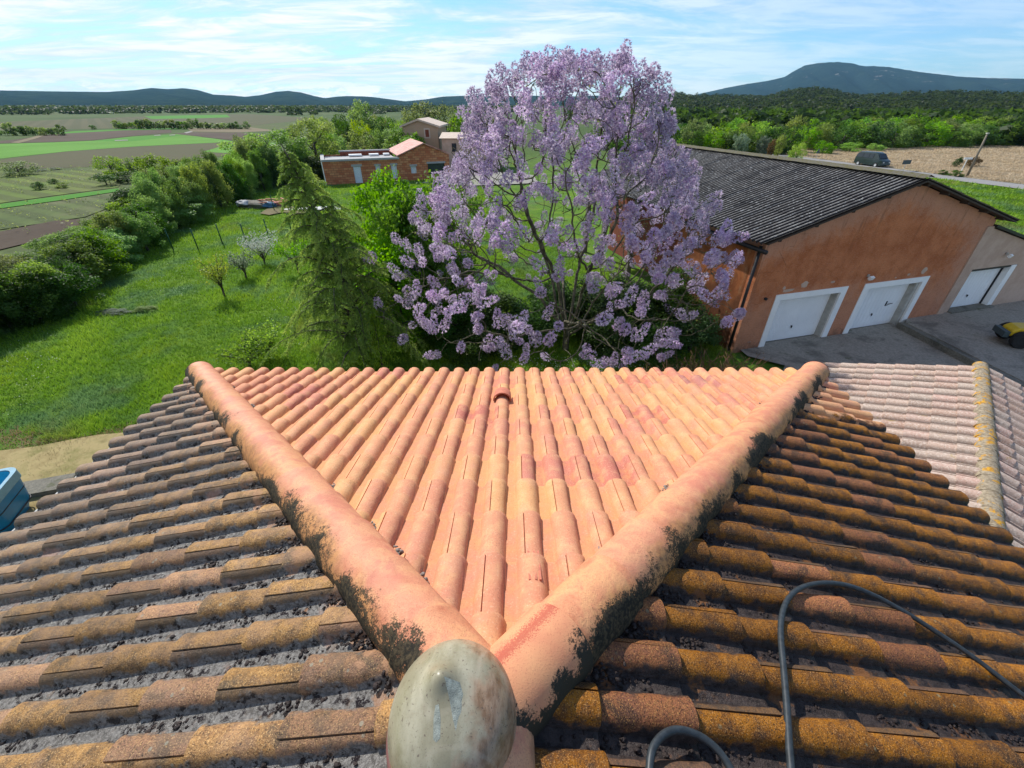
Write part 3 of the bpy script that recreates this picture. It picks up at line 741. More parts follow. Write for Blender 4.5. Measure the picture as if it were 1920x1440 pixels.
# paved yard in front of the garages
bd = Vector((.9613, .2755, 0)); bn = Vector((-.2755, .9613, 0)); B0 = Vector((9.0, 13.8, 0))   # barn front wall direction, inward normal, origin at the first door
def bw(s, t=0., z=0.): return B0 + bd * s + bn * t + Vector((0, 0, z))
def conc_mat(name, a, b):
    m = N(name, .9, .2); X, Y, Z = m.xyz()
    c = m.mix(m.mr(m.noise(14, 5, .8), .35, .65), a, b); c = m.mix(m.m_('MULTIPLY', m.mr(m.noise(.9, 5, .65, dist=.6), .48, .66), .65), c, tuple(q * .45 for q in a))
    c = m.mix(m.m_('MULTIPLY', m.mr(m.noise(60, 3, .8), .55, .7), .55), c, (.40, .38, .33)); c = m.mix(m.m_('MULTIPLY', m.mr(m.noise(2.2, 5, .7), .60, .7), .6), c, (.07, .085, .03))
    m.col(c); m.bump(m.noise(50, 4, .8), .7, .01); return m.m
M['concrete'] = conc_mat('exposed_aggregate', (.24, .215, .175), (.38, .335, .275))
M['kerb'] = conc_mat('stained_concrete', (.13, .125, .10), (.22, .20, .16))
yard = [bw(-.75, .2), bw(14, .2), (17.5, 2), (4.5, 2), (4.6, 6.5), gp(1470, 690)[:2], gp(1400, 672)[:2]]
sheet('yard', [(p[0], p[1]) for p in yard], M['concrete'])
# raised slab in front of the right-hand garage
slab_z = .34
e0 = gp(1700, 605, slab_z); e1 = gp(1920, 715, slab_z); ed = (e1 - e0).normalized(); e2 = e0 + ed * 14
sp = [e0, e2, e2 + Vector((12, 0, 0)), bw(20, .1, slab_z) + Vector((0, 0, 0)), bw(7.2, .1, slab_z)]
mb = MB(); mb.prism([(p[0], p[1], .0) for p in sp], None, (0, 0, slab_z)); tag(mb.build('raised_yard', M['concrete']), kind='structure')
mb = MB(); en = Vector((-ed.y, ed.x, 0)); en = en if en.x < 0 else -en
P0 = e0 + ed * -.1; P1 = e2
mb.prism([(P0.x, P0.y, 0), (P1.x, P1.y, 0), (P1.x + en.x * .26, P1.y + en.y * .26, 0), (P0.x + en.x * .26, P0.y + en.y * .26, 0)], None, (0, 0, slab_z - .02))
tag(mb.build('kerb', M['kerb']), kind='structure')

# ------------------------------------------------------------------ wing roof (lower roof to the right), turned 41 degrees
M['wing_tile'] = None
m = N('pale_pink_tile', .8, .3); r = m.m_('FRACT', m.m_('ADD', m.rnd(), m.attr('rnd'))); crest = m.attr('crest')
c = m.ramp(r, [(0, (.38, .24, .18)), (.3, (.46, .33, .26)), (.6, (.40, .31, .25)), (.85, (.48, .31, .25)), (1, (.33, .24, .19))])
c = m.mix(m.m_('MULTIPLY', m.mr(m.noise(34, 4, .7), .45, .65), .6), c, (.62, .54, .46))
c = m.mix(m.m_('MULTIPLY', m.mr(m.noise(60, 4, .7), .56, .66), .7), c, (.10, .08, .06))
c = m.mix(m.m_('MULTIPLY', m.mr(m.noise(3, 4, .7), .63, .7), .7), c, (.32, .22, .05))
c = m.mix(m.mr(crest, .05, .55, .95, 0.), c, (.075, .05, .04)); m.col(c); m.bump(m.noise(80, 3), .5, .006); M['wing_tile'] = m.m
m = N('lichen_ridge_tile', .85, .25); r = m.rnd()
c = m.mix(m.mr(m.noise(25, 5, .7), .35, .65), (.17, .135, .09), (.33, .275, .195))
lm = m.mr(m.m_('ADD', m.noise(6.5, 5, .7, dist=.5), m.mr(r, 0, 1, -.04, .05, False)), .52, .60)
c = m.mix(lm, c, m.mix(m.mr(m.noise(30, 3), .4, .6), (.36, .175, .022), (.52, .28, .03))); m.col(c); m.bump(m.noise(50, 4), .6, .008); M['ridge_lichen'] = m.m
wing = empty('outbuilding', (0, 0, 0), 'low outbuilding with pale pink ribbed roof tiles and a yellow lichen covered ridge', 'outbuilding')
WZ = 3.2
W0 = gp(1838, 688, WZ); Wb = gp(1856.6, 951, WZ); wd = (Wb - W0).normalized()      # ridge runs from the far gable towards the camera
nrg = 18; rex = (Wb - W0).length / 12.6
wl = Vector((wd.y, -wd.x, 0)); wl = wl if wl.x < 0 else -wl                        # plan direction to the left slope
WS = math.tan(R(19.5)); WRUN = 2.62
def wing_arr(ex, wdt=.285):
    us = [0., .012, .03, .055, .085, .115, .14, .158, .17, .178, .186, .20, .214, .222, .232, .262, .278, .285]
    hs = [.012, .040, .060, .072, .078, .072, .060, .036, .012, .002, .002, .036, .036, .002, .0, .0, .008, .012]
    cs = [.3, .6, .9, 1, 1, 1, .9, .6, .3, 0, 0, .9, .9, 0, 0, 0, .2, .3]
    V = []; cr = []
    for j, v in enumerate((-.03, ex * .5, ex)):
        for u, h, c_ in zip(us, hs, cs): V.append((u * wdt / .285, v, h + .022 * max(0, v / ex))); cr.append(c_)
    n = len(us); b = 3 * n
    for i in range(n): x, y, z = V[2 * n + i]; V.append((x, y - .003, z - .030)); cr.append(cr[2 * n + i] * .2)
    F = [(j * n + i, (j + 1) * n + i, (j + 1) * n + i + 1, j * n + i + 1) for j in range(3) for i in range(n - 1)]
    F = [tuple(reversed(f)) for f in F]
    return np.array(V), np.array(F), np.array(cr)
wroof = RoofSet(wing, M)
for sgn, lim in ((1, 200), (-1, 95)):
    out = wl * sgn; ln = WRUN / math.cos(math.atan(WS)); nr = 9; ex = ln / nr
    dn = (out + Vector((0, 0, -WS))).normalized()
    eu = wd if (wd.cross(dn)).z > 0 else -wd
    arr = wing_arr(ex); sh = mesh_np('roof_tile', arr[0], arr[1], M['wing_tile'], True, {'crest': arr[2]}, 35)
    houseclip = [(Vector((XR - .25, 0, 0)), Vector((-1, 0, 0)))]
    ncol = 24
    for k in range(nr):
        for i in range(ncol):
            st = .285 * i
            o = W0 + (wd * st if eu.dot(wd) > 0 else wd * (st + .285)) + dn * (ln - (k + 1) * ex) + Vector((0, 0, .0))
            wroof.add('w', frame(o, eu, dn) @ Matrix.Rotation(random.uniform(-.006, .006), 4, 'Y'), houseclip, sh, arr, 'wing_tile')
wroof.mats = M
wroof.build('roof_tile', 300)
mb = MB(); a_ = W0 + Vector((0, 0, -.04)) - wd * .02; b_ = W0 + wd * 7.0 + Vector((0, 0, -.04))
for sgn in (1, -1):
    o1 = a_ + wl * sgn * (WRUN - .02) + Vector((0, 0, -WS * (WRUN - .02))); o2 = b_ + wl * sgn * (WRUN - .02) + Vector((0, 0, -WS * (WRUN - .02)))
    mb.prism([a_, b_, o2, o1], None, (0, 0, -.05))
mb.build('roof_deck', M['batten'], wing)
mb = MB()
g = [W0 + wd * .22 + wl * (WRUN - .4) + Vector((0, 0, -WS * (WRUN - .4) - .12)), W0 + wd * .22 + Vector((0, 0, -.12)), W0 + wd * .22 - wl * (WRUN - .4) + Vector((0, 0, -WS * (WRUN - .4) - .12))]
g2 = [Vector((g[2].x, g[2].y, 0)), Vector((g[0].x, g[0].y, 0))]
mb.prism(g + g2, None, wd * 6.0); mb.build('wall', M['render_house'], wing)
V, F, sd = ridge_tile(rex, .115, .13, .9, 1, .02, 12); rm = mesh_np('ridge_tile', V, F, M['ridge_lichen'], True, {'side': sd}, 50)
for k in range(17):
    o = obj('ridge_tile', rm, wing); s_ = rex * k
    o.matrix_world = frame(W0 + wd * (s_ - .02) + Vector((0, 0, .0)), wd.cross(Vector((0, 0, 1))), wd) @ Matrix.Rotation(random.uniform(-.04, .04), 4, 'Y') @ Matrix.Rotation(-.03, 4, 'X')
# zinc gutter along the left eave, its open end shows beyond the hip
ga = W0 + wl * (WRUN + .05) + Vector((0, 0, -WS * WRUN - .03)) - wd * .03
mb = MB(); kk = 8; V = []
for q in (0., 6.):
    for j in range(kk + 1):
        a = math.pi + math.pi * j / kk; V.append(ga + wd * q + wl * (math.cos(a) * .075) + Vector((0, 0, math.sin(a) * .075 + .01)))
mb.add(V, [(j, j + 1, kk + 2 + j, kk + 1 + j) for j in range(kk)] + [tuple(range(kk + 1))]); mb.build('gutter', M['gutter'], wing, True)

wing.location = (7, 5, 0)
for ch in wing.children: ch.matrix_parent_inverse = Matrix.Translation((-7, -5, 0))

# ------------------------------------------------------------------ barn with three garage doors
def barn_wall_mat():
    m = N('rust_roughcast', .92, .15)
    P = m.objc(); X, Y, Z = m.xyz(P)           # object space: x along the front wall from door one, z up
    fine = m.noise(22, 5, .8, vec=P); med = m.noise(2.2, 5, .65, vec=P)
    c = m.mix(m.mr(m.noise(1.3, 5, .65, vec=P), .35, .65), (.44, .135, .050), (.60, .215, .090))
    c = m.mix(m.m_('MULTIPLY', m.mr(m.noise(17, 4, .75, vec=P, stretch=(.6, .6, 1.6)), .52, .66), .55), c, (.58, .30, .19))
    c = m.mix(m.m_('MULTIPLY', m.mr(fine, .54, .66), .7), c, (.15, .05, .025))
    c = m.mix(m.m_('MULTIPLY', m.mr(m.noise(34, 5, .85, vec=P), .53, .64), .6), c, (.62, .34, .22))
    # paler sheltered band under the rake and above the doors (colour of the unweathered render)
    rake = m.m_('SUBTRACT', 5.40, m.m_('MULTIPLY', m.m_('ABSOLUTE', m.m_('SUBTRACT', X, 4.08)), .285))
    below = m.m_('SUBTRACT', rake, Z)
    e = m.m_('ADD', below, m.mr(m.noise(3.2, 5, .7, vec=P), .3, .7, -.30, .30, False))
    pale = m.mr(e, .25, 1.0, 1., 0.)
    low = m.m_('MULTIPLY', m.mr(m.m_('ADD', Z, m.mr(med, .3, .7, -.6, .6, False)), 1.4, 2.6, 1., 0.), .55)
    rt = m.mr(m.m_('ADD', X, m.mr(m.noise(2.5, 4, .7, vec=P), .3, .7, -.5, .5, False)), 7.4, 8.8, 0, .85)
    pl = m.m_('MAXIMUM', m.m_('MULTIPLY', pale, .8), m.m_('MAXIMUM', low, rt))
    c = m.mix(m.m_('MULTIPLY', pl, m.mr(fine, .25, .75, 1., .35)), c, (.58, .34, .24))
    # rain streaks from the verge, splash dirt along the foot, hairline cracks
    stk = m.m_('MULTIPLY', m.mr(m.noise(2.6, 5, .7, vec=P, stretch=(1, 1, .12)), .54, .66), m.mr(below, .2, 2.6, 1., 0.))
    c = m.mix(m.m_('MULTIPLY', stk, .5), c, (.13, .06, .035))
    foot = m.mr(m.m_('ADD', Z, m.mr(m.noise(5, 4, .7, vec=P), .3, .7, -.25, .25, False)), .0, .45, 1., 0.)
    c = m.mix(m.m_('MULTIPLY', foot, .6), c, (.12, .085, .06))
    crk = m.mr(m.vor(.9, 'DISTANCE_TO_EDGE', vec=P), .0, .006, 1., 0.)
    c = m.mix(m.m_('MULTIPLY', m.m_('MULTIPLY', crk, m.mr(med, .45, .6)), .55), c, (.08, .035, .02))
    m.col(c); m.bump(m.m_('ADD', fine, m.noise(60, 3, .8, vec=P)), .9, .02); return m.m
M['barn_wall'] = barn_wall_mat()
m = N('shade_painted_side_wall', .9, .15); P = m.objc(); X, Y, Z = m.xyz(P)
c = m.mix(m.mr(m.noise(1.1, 5, .7, vec=P, dist=.5), .35, .62), (.22, .07, .025), (.42, .15, .055))
c = m.mix(m.m_('MULTIPLY', m.mr(m.noise(2.6, 5, .7, vec=P, stretch=(1, 1, .35)), .54, .66), .65), c, (.44, .235, .12))
c = m.mix(m.m_('MULTIPLY', m.mr(m.m_('ADD', Z, m.mr(m.noise(2, 4, vec=P), .3, .7, -.5, .5)), 1.2, 3.6, 1., 0.), .75), c, (.06, .03, .018))  # wall darkened towards the foot: tree shade painted into the colour
c = m.mix(m.mr(m.m_('ADD', Z, m.mr(m.noise(3, 4, vec=P), .3, .7, -.15, .15)), 3.55, 3.85, 0, .85), c, (.42, .25, .18)); m.col(c); m.bump(m.noise(50, 4, vec=P), .6, .015); M['barn_side'] = m.m
M['pink_render'] = None
m = N('pink_beige_render', .9, .2); c = m.mix(m.mr(m.noise(1.4, 5, .7), .35, .65), (.47, .33, .25), (.56, .41, .32)); c = m.mix(m.m_('MULTIPLY', m.mr(m.noise(40, 4, .8), .55, .68), .35), c, (.28, .18, .12)); m.col(c); m.bump(m.noise(60, 3), .5, .01); M['pink_render'] = m.m
M['white_paint'] = plain('white_paint', (.86, .86, .84), .6, .05, 3)
M['white_door'] = plain('white_steel_door', (.86, .88, .89), .35, .05, 1.5)
M['grey_jamb'] = plain('grey_cement_jamb', (.42, .41, .37), .85, .18, 6)
M['black_iron'] = plain('black_iron', (.02, .02, .022), .5, .1)
M['dark_gap'] = plain('dark_interior', (.015, .013, .012), .9, .1)
M['red_brick'] = plain('dark_red_block', (.20, .055, .03), .9, .3, 4)
barn = empty('garage_barn', B0, 'long rust coloured barn with corrugated roof and three white garage doors', 'barn', rz=math.atan2(bd.y, bd.x))
s0, s1, sr, he, hr_ = -1.12, 9.0, 4.08, 3.98, 5.45
TH = .34
def wallpiece(name, pts, mat, y0=0., y1=TH, parent=barn):
    mb = MB(); mb.prism([(p[0], y0, p[1]) for p in pts], None, (0, y1 - y0, 0)); return mb.build(name, M[mat], parent)
rk = lambda s: hr_ - abs(s - sr) * (hr_ - he) / (sr - s0)
DT = 2.08
doors = [(.0, 3.11, 0.), (3.93, 7.06, 0.)]
pts = [(s0, 0), (doors[0][0], 0), (doors[0][0], DT), (doors[0][1], DT), (doors[0][1], 0), (doors[1][0], 0), (doors[1][0], DT), (doors[1][1], DT), (doors[1][1], 0), (s1, 0), (s1, rk(s1)), (sr, hr_), (s0, rk(s0))]
wallpiece('gable_wall', pts, 'barn_wall')
LB = 13.4
mb = MB(); mb.box((s0 + TH / 2, TH + (4.35 - TH) / 2, he / 2), (TH, 4.35 - TH, he)); mb.build('side_wall', M['barn_side'], barn)
mb = MB(); mb.box((s0 + 2.0, 4.35 + (LB - 4.35) / 2, he / 2), (.3, LB - 4.35, he)); mb.build('recessed_wall', M['red_brick'], barn)
mb = MB(); mb.box((s0 + 1.08, 4.25, he / 2), (1.5, .2, he - .01)); mb.build('return_wall', M['red_brick'], barn)
for y_ in (8.0, 11.0, 13.2):
    mb = MB(); mb.box((s0 + .15, y_, he / 2), (.22, .22, he - .02)); mb.build('post', M['kerb'], barn)
mb = MB(); mb.box((s1 - TH / 2, TH + (LB - TH) / 2, he / 2), (TH, LB - TH - .01, he)); mb.build('side_wall', M['pink_render'], barn)
mb = MB(); mb.prism([(s0 + 1.9, LB, 0), (s1, LB, 0), (s1, LB, rk(s1)), (sr, LB, hr_), (s0 + 1.9, LB, rk(s0 + 1.9))], None, (0, .25, 0)); mb.build('rear_wall', M['red_brick'], barn)
# door surrounds, doors
def surround(a, b, z0, top, w_, mat, frame_z=None):
    wallpiece('door_frame', [(a - .02, z0), (a + w_ - .02, z0), (a + w_ - .02, top - w_ * .75), (b - w_ + .02, top - w_ * .75), (b - w_ + .02, z0), (b + .02, z0), (b + .02, top + .02), (a - .02, top + .02)], mat, -.025, .05)
def garage_door(a, b, z0, top, rib, handle):
    d = empty('garage_door', (0, 0, 0)); d.parent = barn
    mb = MB(); mb.box(((a + b) / 2, .30, (z0 + top) / 2), (b - a, .04, top - z0)); dd = mb.build('door_panel', M['white_door'], barn)
    bpy.data.objects.remove(d)
    n = int((b - a) / (.085 if rib else .17)); mb = MB()
    for i in range(1, n): mb.box((a + (b - a) * i / n, .278, (z0 + top) / 2), (.012 if rib else .006, .008, top - z0 - .1))
    mb.build('rib', M['white_door'], dd)
    mb = MB(); mb.tube([(a + handle[0], .285, z0 + handle[1]), (a + handle[0], .235, z0 + handle[1])], .028, 10); mb.box((a + handle[0], .245, z0 + handle[1] - .03), (.03, .02, .09)); mb.build('lock', M['black_iron'], dd)
    return dd
garage_door(.25, 2.86, .10, 1.85, True, (1.28, .52))
dd2 = garage_door(4.17, 6.72, .08, 1.85, False, (1.25, .55))
mb = MB(); mb.tube([(5.95, .28, .95), (5.95, .22, .95), (5.95, .20, 1.0), (6.16, .20, 1.02)], .014, 6); mb.box((5.95, .275, 1.0), (.05, .02, .2)); mb.build('handle', M['black_iron'], dd2)
surround(*doors[0][:2], 0, DT, .25, 'white_paint'); surround(*doors[1][:2], 0, DT, .25, 'white_paint')
for a, b, z0 in ((.23, 2.88, .0), (4.16, 6.83, 0.)):
    mb = MB(); mb.box(((a + b) / 2, .19, .045), (b - a - .02, .26, .09)); mb.build('door_sill', M['kerb'], barn)
for (a, b, jl, jr) in ((0., 3.11, .02, .02), (3.93, 7.06, .02, .12)):
    mb = MB(); mb.box((b - .13 - jr / 2, .19, .93), (.24 + jr, .27, 1.86)); mb.box((a + .12, .19, .93), (.24, .27, 1.86)); mb.box(((a + b) / 2, .19, 1.96), (b - a - .004, .27, .19)); mb.build('door_jamb', M['grey_jamb'], barn)
mb = MB(); mb.box(((s0 + s1) / 2, TH + .4, 1.1), (s1 - s0 - .8, .02, 2.2)); mb.build('dark_inside', M['dark_gap'], barn)
# annex to the right with the third door
az0 = slab_z
ah = lambda s: 3.74 - (s - 9.0) * .265
pts = [(s1 + .002, 0), (9.36, 0), (9.36, 2.12), (11.95, 2.12), (11.95, 0), (14.2, 0), (14.2, ah(14.2)), (s1 + .002, ah(s1))]
wallpiece('annex_wall', pts, 'pink_render', .02, TH)
mb = MB(); mb.box((8.86, -.02, 1.93), (.36, .06, 3.86 - az0 + .2)); mb.build('corner_band', M['pink_render'], barn)
garage_door(9.38, 11.62, az0 + .02, 2.02, False, (1.1, .50))
mb = MB(); mb.box((11.78, .16, (az0 + 2.1) / 2), (.30, .28, 2.1 - az0)); mb.build('door_jamb', M['white_paint'], barn)
mb = MB(); mb.box((10.66, .17, 2.07), (2.56, .25, .09)); mb.box((11.615, .25, 1.2), (.03, .06, 1.7)); mb.build('door_head', M['black_iron'], barn)
mb = MB(); mb.box((10.6, .05, az0 + .02), (2.5, .4, .05)); mb.build('door_sill', M['kerb'], barn)
mb = MB(); mb.prism([(s1 + .02, -.12, ah(s1) + .03), (14.6, -.12, ah(14.6) + .03), (14.6, -.12, ah(14.6) + .12), (s1 + .02, -.12, ah(s1) + .12)], None, (0, 7, 0)); mb.build('annex_roof', M['black_iron'], barn)
mb = MB(); mb.box((11.8, 7, 1.2), (5, .2, 2.4)); mb.box((14.1, 3.5, 1.1), (.2, 7, 2.1)); mb.build('annex_rear_wall', M['pink_render'], barn)
# corrugated sheets
def corr_mat():
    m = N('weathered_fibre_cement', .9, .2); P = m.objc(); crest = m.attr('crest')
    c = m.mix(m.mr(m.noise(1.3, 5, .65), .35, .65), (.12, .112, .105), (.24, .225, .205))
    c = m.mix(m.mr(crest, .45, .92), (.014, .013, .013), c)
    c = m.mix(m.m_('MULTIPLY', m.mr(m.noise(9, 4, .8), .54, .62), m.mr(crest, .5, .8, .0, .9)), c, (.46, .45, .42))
    c = m.mix(m.m_('MULTIPLY', m.mr(m.noise(20, 3, .8), .56, .66), .7), c, (.035, .032, .03)); m.col(c); m.bump(m.noise(50, 3), .4, .01); return m.m
M['corr'] = corr_mat()
def corr_sheet(Lx, Ly, pitch=.177, amp=.034):
    n = int(round(Lx / pitch)); us = np.linspace(0, n * pitch, n * 8 + 1); h = amp * np.cos(us / pitch * 2 * math.pi)
    V = []; cr = []
    for j, y in enumerate((0, Ly)):
        for u, hh in zip(us, h): V.append((u, y, hh + .012 * j)); cr.append((hh / amp + 1) / 2)
    for u, hh in zip(us, h): V.append((u, Ly, hh - .0)); cr.append(.0)
    k = len(us); F = [(i, k + i, k + i + 1, i + 1) for i in range(k - 1)] + [(k + i, 2 * k + i, 2 * k + i + 1, k + i + 1) for i in range(k - 1)]
    F = [tuple(reversed(f)) for f in F]
    return mesh_np('roof_sheet', V, np.array(F), M['corr'], True, {'crest': cr}, 60), n * pitch
sl = (hr_ - he) / (sr - s0); ov = .32; per = 6 * .177
me, sw = corr_sheet(per, 1.0)
ncol = int(math.ceil((LB + .4) / sw))
lnt = (sr - s0 + ov) / math.cos(math.atan(sl)); ex = lnt / 3
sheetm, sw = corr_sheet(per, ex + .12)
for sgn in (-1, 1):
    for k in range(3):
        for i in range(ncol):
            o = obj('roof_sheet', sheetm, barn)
            dn = Vector((sgn, 0, -sl)).normalized(); eu = Vector((0, 1, 0)) if Vector((0, 1, 0)).cross(dn).z > 0 else Vector((0, -1, 0))
            y = -.30 + i * sw + (0 if eu.y > 0 else sw)
            o.matrix_local = frame(Vector((sr, y, hr_ + .12)) + dn * (k * ex) + Vector((0, 0, (.0 if i % 2 else .003))), eu, dn)
mb = MB()
for i in range(14):
    y = -.32 + i * 1.02
    V = []
    for q in (0, 1.04):
        for (x, z) in ((-.26, .065), (-.05, .135), (0, .155), (.05, .135), (.26, .065)): V.append((sr + x, y + q, hr_ + .09 + z + .01 * (q > 0)))
    mb.add(V, [(j, j + 1, 5 + j + 1, 5 + j) for j in range(4)])
M['ridgecap'] = N('mossy_ridge_cap', .9).col((.2, .16, .08)).m
m = N('mossy_cap', .9, .15); c = m.mix(m.mr(m.noise(12, 5, .7), .4, .62), (.13, .12, .10), (.11, .10, .04)); m.col(c); m.bump(m.noise(40, 4), .8, .02); M['ridgecap'] = m.m
mb.build('ridge_cap', M['ridgecap'], barn)
# purlin ends under the verge, verge board
for s_ in (-.9, .35, 1.6, 2.85, 3.9, 4.3, 5.4, 6.6, 7.8, 8.9):
    mb = MB(); mb.box((s_, -.13, rk(s_) + .015), (.09, .26, .12)); mb.build('purlin_end', M['batten'], barn)
mb = MB()
for sgn in (-1, 1):
    a = (sr, -.02, hr_ + .045); L_ = (sr - s0 + .25)
    mb.prism([(sr, -.31, hr_ + .035), (sr + sgn * L_, -.31, hr_ + .035 - sl * L_), (sr + sgn * L_, -.31, hr_ + .085 - sl * L_), (sr, -.31, hr_ + .085)], None, (0, .30, 0))
mb.build('verge_board', M['batten'], barn)
mb = MB(); mb.tube([(s0 - .09, .10, 3.8), (s0 - .09, .10, .05)], .05, 8); mb.build('downpipe', M['black_iron'], barn, True)
mb = MB(); mb.tube([(s0 - .22, -.3, 3.72), (s0 - .22, 4.4, 3.72)], .07, 8); mb.build('gutter', M['black_iron'], barn, True)
# wall lamp above the doors, small lamps, flaked patches
def lamp(s_, z_, size=1.):
    f = empty('wall_lamp', (0, 0, 0)); f.parent = barn; f.location = (s_, -.02, z_)
    mb = MB(); mb.box((0, -.01, .02), (.07, .05, .09)); mb.tube([(0, -.03, 0), (0, -.10, -.02)], .015, 6); mb.build('bracket', M['grey_jamb'], f)
    mb = MB(); mb.box((0, -.14, -.03), (.18 * size, .09, .12), Matrix.Rotation(.5, 3, 'X')); mb.build('lamp_head', M['white_paint'], f)
lamp(3.83, 2.40); lamp(10.75, 2.62, .7)
mb = MB(); mb.tube([(-.45, 0, 2.02), (-.45, -.07, 2.02)], .05, 10); mb.build('wall_vent', M['black_iron'], barn)
mb = MB()
r_ = np.random.default_rng(3)
for (s_, z_, a, b) in ((.45, 2.22, .30, .06), (1.05, 2.36, .17, .13), (2.3, 2.33, .10, .05), (6.6, 2.34, .16, .13), (5.9, 2.26, .08, .05), (.22, 2.32, .06, .07), (5.3, 2.2, .05, .03)):
    n = 11; pts = [(s_ + a * math.cos(2 * math.pi * i / n) * r_.uniform(.65, 1.1), -.006, z_ + b * math.sin(2 * math.pi * i / n) * r_.uniform(.65, 1.1)) for i in range(n)]
    mb.prism(pts, None, (0, .0055, 0))
mb.build('bare_plaster_patch', M['pink_render'], barn)

# ------------------------------------------------------------------ small yard things
M['yellow'] = plain('yellow_paint', (.62, .42, .02), .4, .1)
M['tyre'] = plain('tyre_rubber', (.018, .018, .018), .8, .2)
M['teal'] = plain('dull_teal_plastic', (.05, .075, .08), .6)
mw = gp(1905, 652, slab_z)
mo = empty('garden_tractor', (mw.x, mw.y, slab_z), 'small yellow garden tractor with fat black tyres parked on the raised yard', 'tractor', rz=R(-18))
for (x, y, r, w2) in ((0, -.0, .30, .22), (0, .82, .30, .22), (1.25, -.03, .38, .28), (1.25, .87, .38, .28)):
    t = MB(); Mx = Matrix.Rotation(R(90), 3, 'X'); t.lathe([(r * .55, -w2 / 2), (r * .93, -w2 / 2), (r, -w2 * .3), (r, w2 * .3), (r * .93, w2 / 2), (r * .55, w2 / 2)], (x, y, r), 24, Mx); tw = t.build('wheel', M['tyre'], mo, True, 40)
    t = MB(); t.lathe([(0.0, -w2 * .3), (r * .3, -w2 * .3), (r * .56, -w2 * .42), (r * .56, w2 * .42), (r * .3, w2 * .3), (0, w2 * .3)], (x, y, r), 20, Mx); t.build('rim', M['tyre'], tw, True, 40)
mb = MB()
prof = [(-.32, .34), (-.30, .55), (-.15, .66), (.45, .74), (.75, .72), (.75, .35)]
mb.prism([(x, .12, z) for x, z in prof], None, (0, .58, 0)); b_ = mb.build('bonnet', M['yellow'], mo)
bv = b_.modifiers.new('bevel', 'BEVEL'); bv.width = .05; bv.segments = 3
mb = MB(); mb.prism([(.75, .05, .35), (.75, .05, .60), (1.0, .05, .5), (1.05, .05, .86), (1.65, .05, .86), (1.72, .05, .4)], None, (0, .72, 0)); b_ = mb.build('body', M['yellow'], mo); bv = b_.modifiers.new('bevel', 'BEVEL'); bv.width = .04; bv.segments = 3
mb = MB(); mb.box((-.42, .41, .40), (.16, .62, .20)); mb.build('bumper', M['teal'], mo)
mb = MB(); mb.box((1.3, .41, .93), (.42, .46, .12)); mb.box((1.53, .41, 1.12), (.10, .46, .36)); mb.build('seat', M['tyre'], mo)
mb = MB(); mb.tube([(.62, .41, .72), (.82, .41, 1.0)], .02, 8); mb.lathe([(.15, -.012), (.165, 0), (.15, .012), (.135, 0), (.15, -.012)], (.82, .41, 1.02), 20, Matrix.Rotation(-.5, 3, 'Y')); mb.build('steering_wheel', M['tyre'], mo, True)
# red pot with a pale bowl beside the barn corner
M['red_plastic'] = plain('red_plastic', (.50, .02, .02), .4)
pp = gp(1392, 654); pot = empty('plant_pot', (pp.x, pp.y, 0), 'small red pot with a pale wire basket at the barn corner', 'pot')
mb = MB(); mb.lathe([(0, .01), (.11, .01), (.14, .22), (.15, .24), (.13, .24), (.10, .05)], (0, 0, 0), 18); mb.build('pot', M['red_plastic'], pot, True, 50)
mb = MB(); mb.lathe([(.10, .25), (.19, .36), (.21, .38), (.20, .39), (.17, .36), (.08, .28)], (0, 0, 0), 18); mb.tube([(.2, 0, .38), (.1, 0, .52), (-.1, 0, .52), (-.2, 0, .38)], .01, 6); mb.build('basket', M['mortar'], pot, True, 50)
# blue tub on the left
M['blue'] = plain('blue_plastic', (.012, .19, .40), .35, .12, 4); M['blue_pale'] = plain('faded_blue_rim', (.20, .36, .44), .5, .12, 12); M['blue_in'] = plain('tub_inside', (.03, .36, .55), .4, .1)
bt = gp(-14, 990, .0); tub = empty('blue_tub', (bt.x, bt.y, 0), 'large blue plastic tub with a pale rim and dark straps beside the left eave', 'tub', rz=R(20))
def rrect(w_, h_, z, r=.22, n=5):
    out = []
    for cx__, cy__, a0 in ((w_ / 2 - r, h_ / 2 - r, 0), (-w_ / 2 + r, h_ / 2 - r, 90), (-w_ / 2 + r, -h_ / 2 + r, 180), (w_ / 2 - r, -h_ / 2 + r, 270)):
        for i in range(n + 1): a = R(a0 + 90 * i / n); out.append((cx__ + r * math.cos(a), cy__ + r * math.sin(a), z))
    return out
def loft(secs, cap0=True, cap1=False):
    mb = MB(); n = len(secs[0]); V = [p for s_ in secs for p in s_]
    F = [(j * n + i, j * n + (i + 1) % n, (j + 1) * n + (i + 1) % n, (j + 1) * n + i) for j in range(len(secs) - 1) for i in range(n)]
    if cap0: F.append(tuple(range(n - 1, -1, -1)))
    if cap1: F.append(tuple(range((len(secs) - 1) * n, len(secs) * n)))
    return mb.add(V, F)
loft([rrect(1.0, .9, .0), rrect(1.25, 1.1, .35), rrect(1.35, 1.2, .82)]).build('tub_body', M['blue'], tub, True, 50)
loft([rrect(1.36, 1.21, .82), rrect(1.40, 1.25, .84), rrect(1.40, 1.25, 1.02), rrect(1.26, 1.11, 1.02), rrect(1.24, 1.09, .82)], False).build('rim', M['blue_pale'], tub, True, 40)
loft([rrect(1.24, 1.09, 1.0), rrect(1.1, .95, .3)], False, True).build('lining', M['blue_in'], tub, True, 50)
for z_ in (.30, .62):
    w2 = 1.25 + .1 * (z_ - .35) / .65; mb = MB(); p_ = rrect(w2 + .012, w2 - .13, z_); mb.tube([Vector(q) for q in p_ + [p_[0]]], .012, 6); mb.build('strap', M['black_iron'], tub, True)
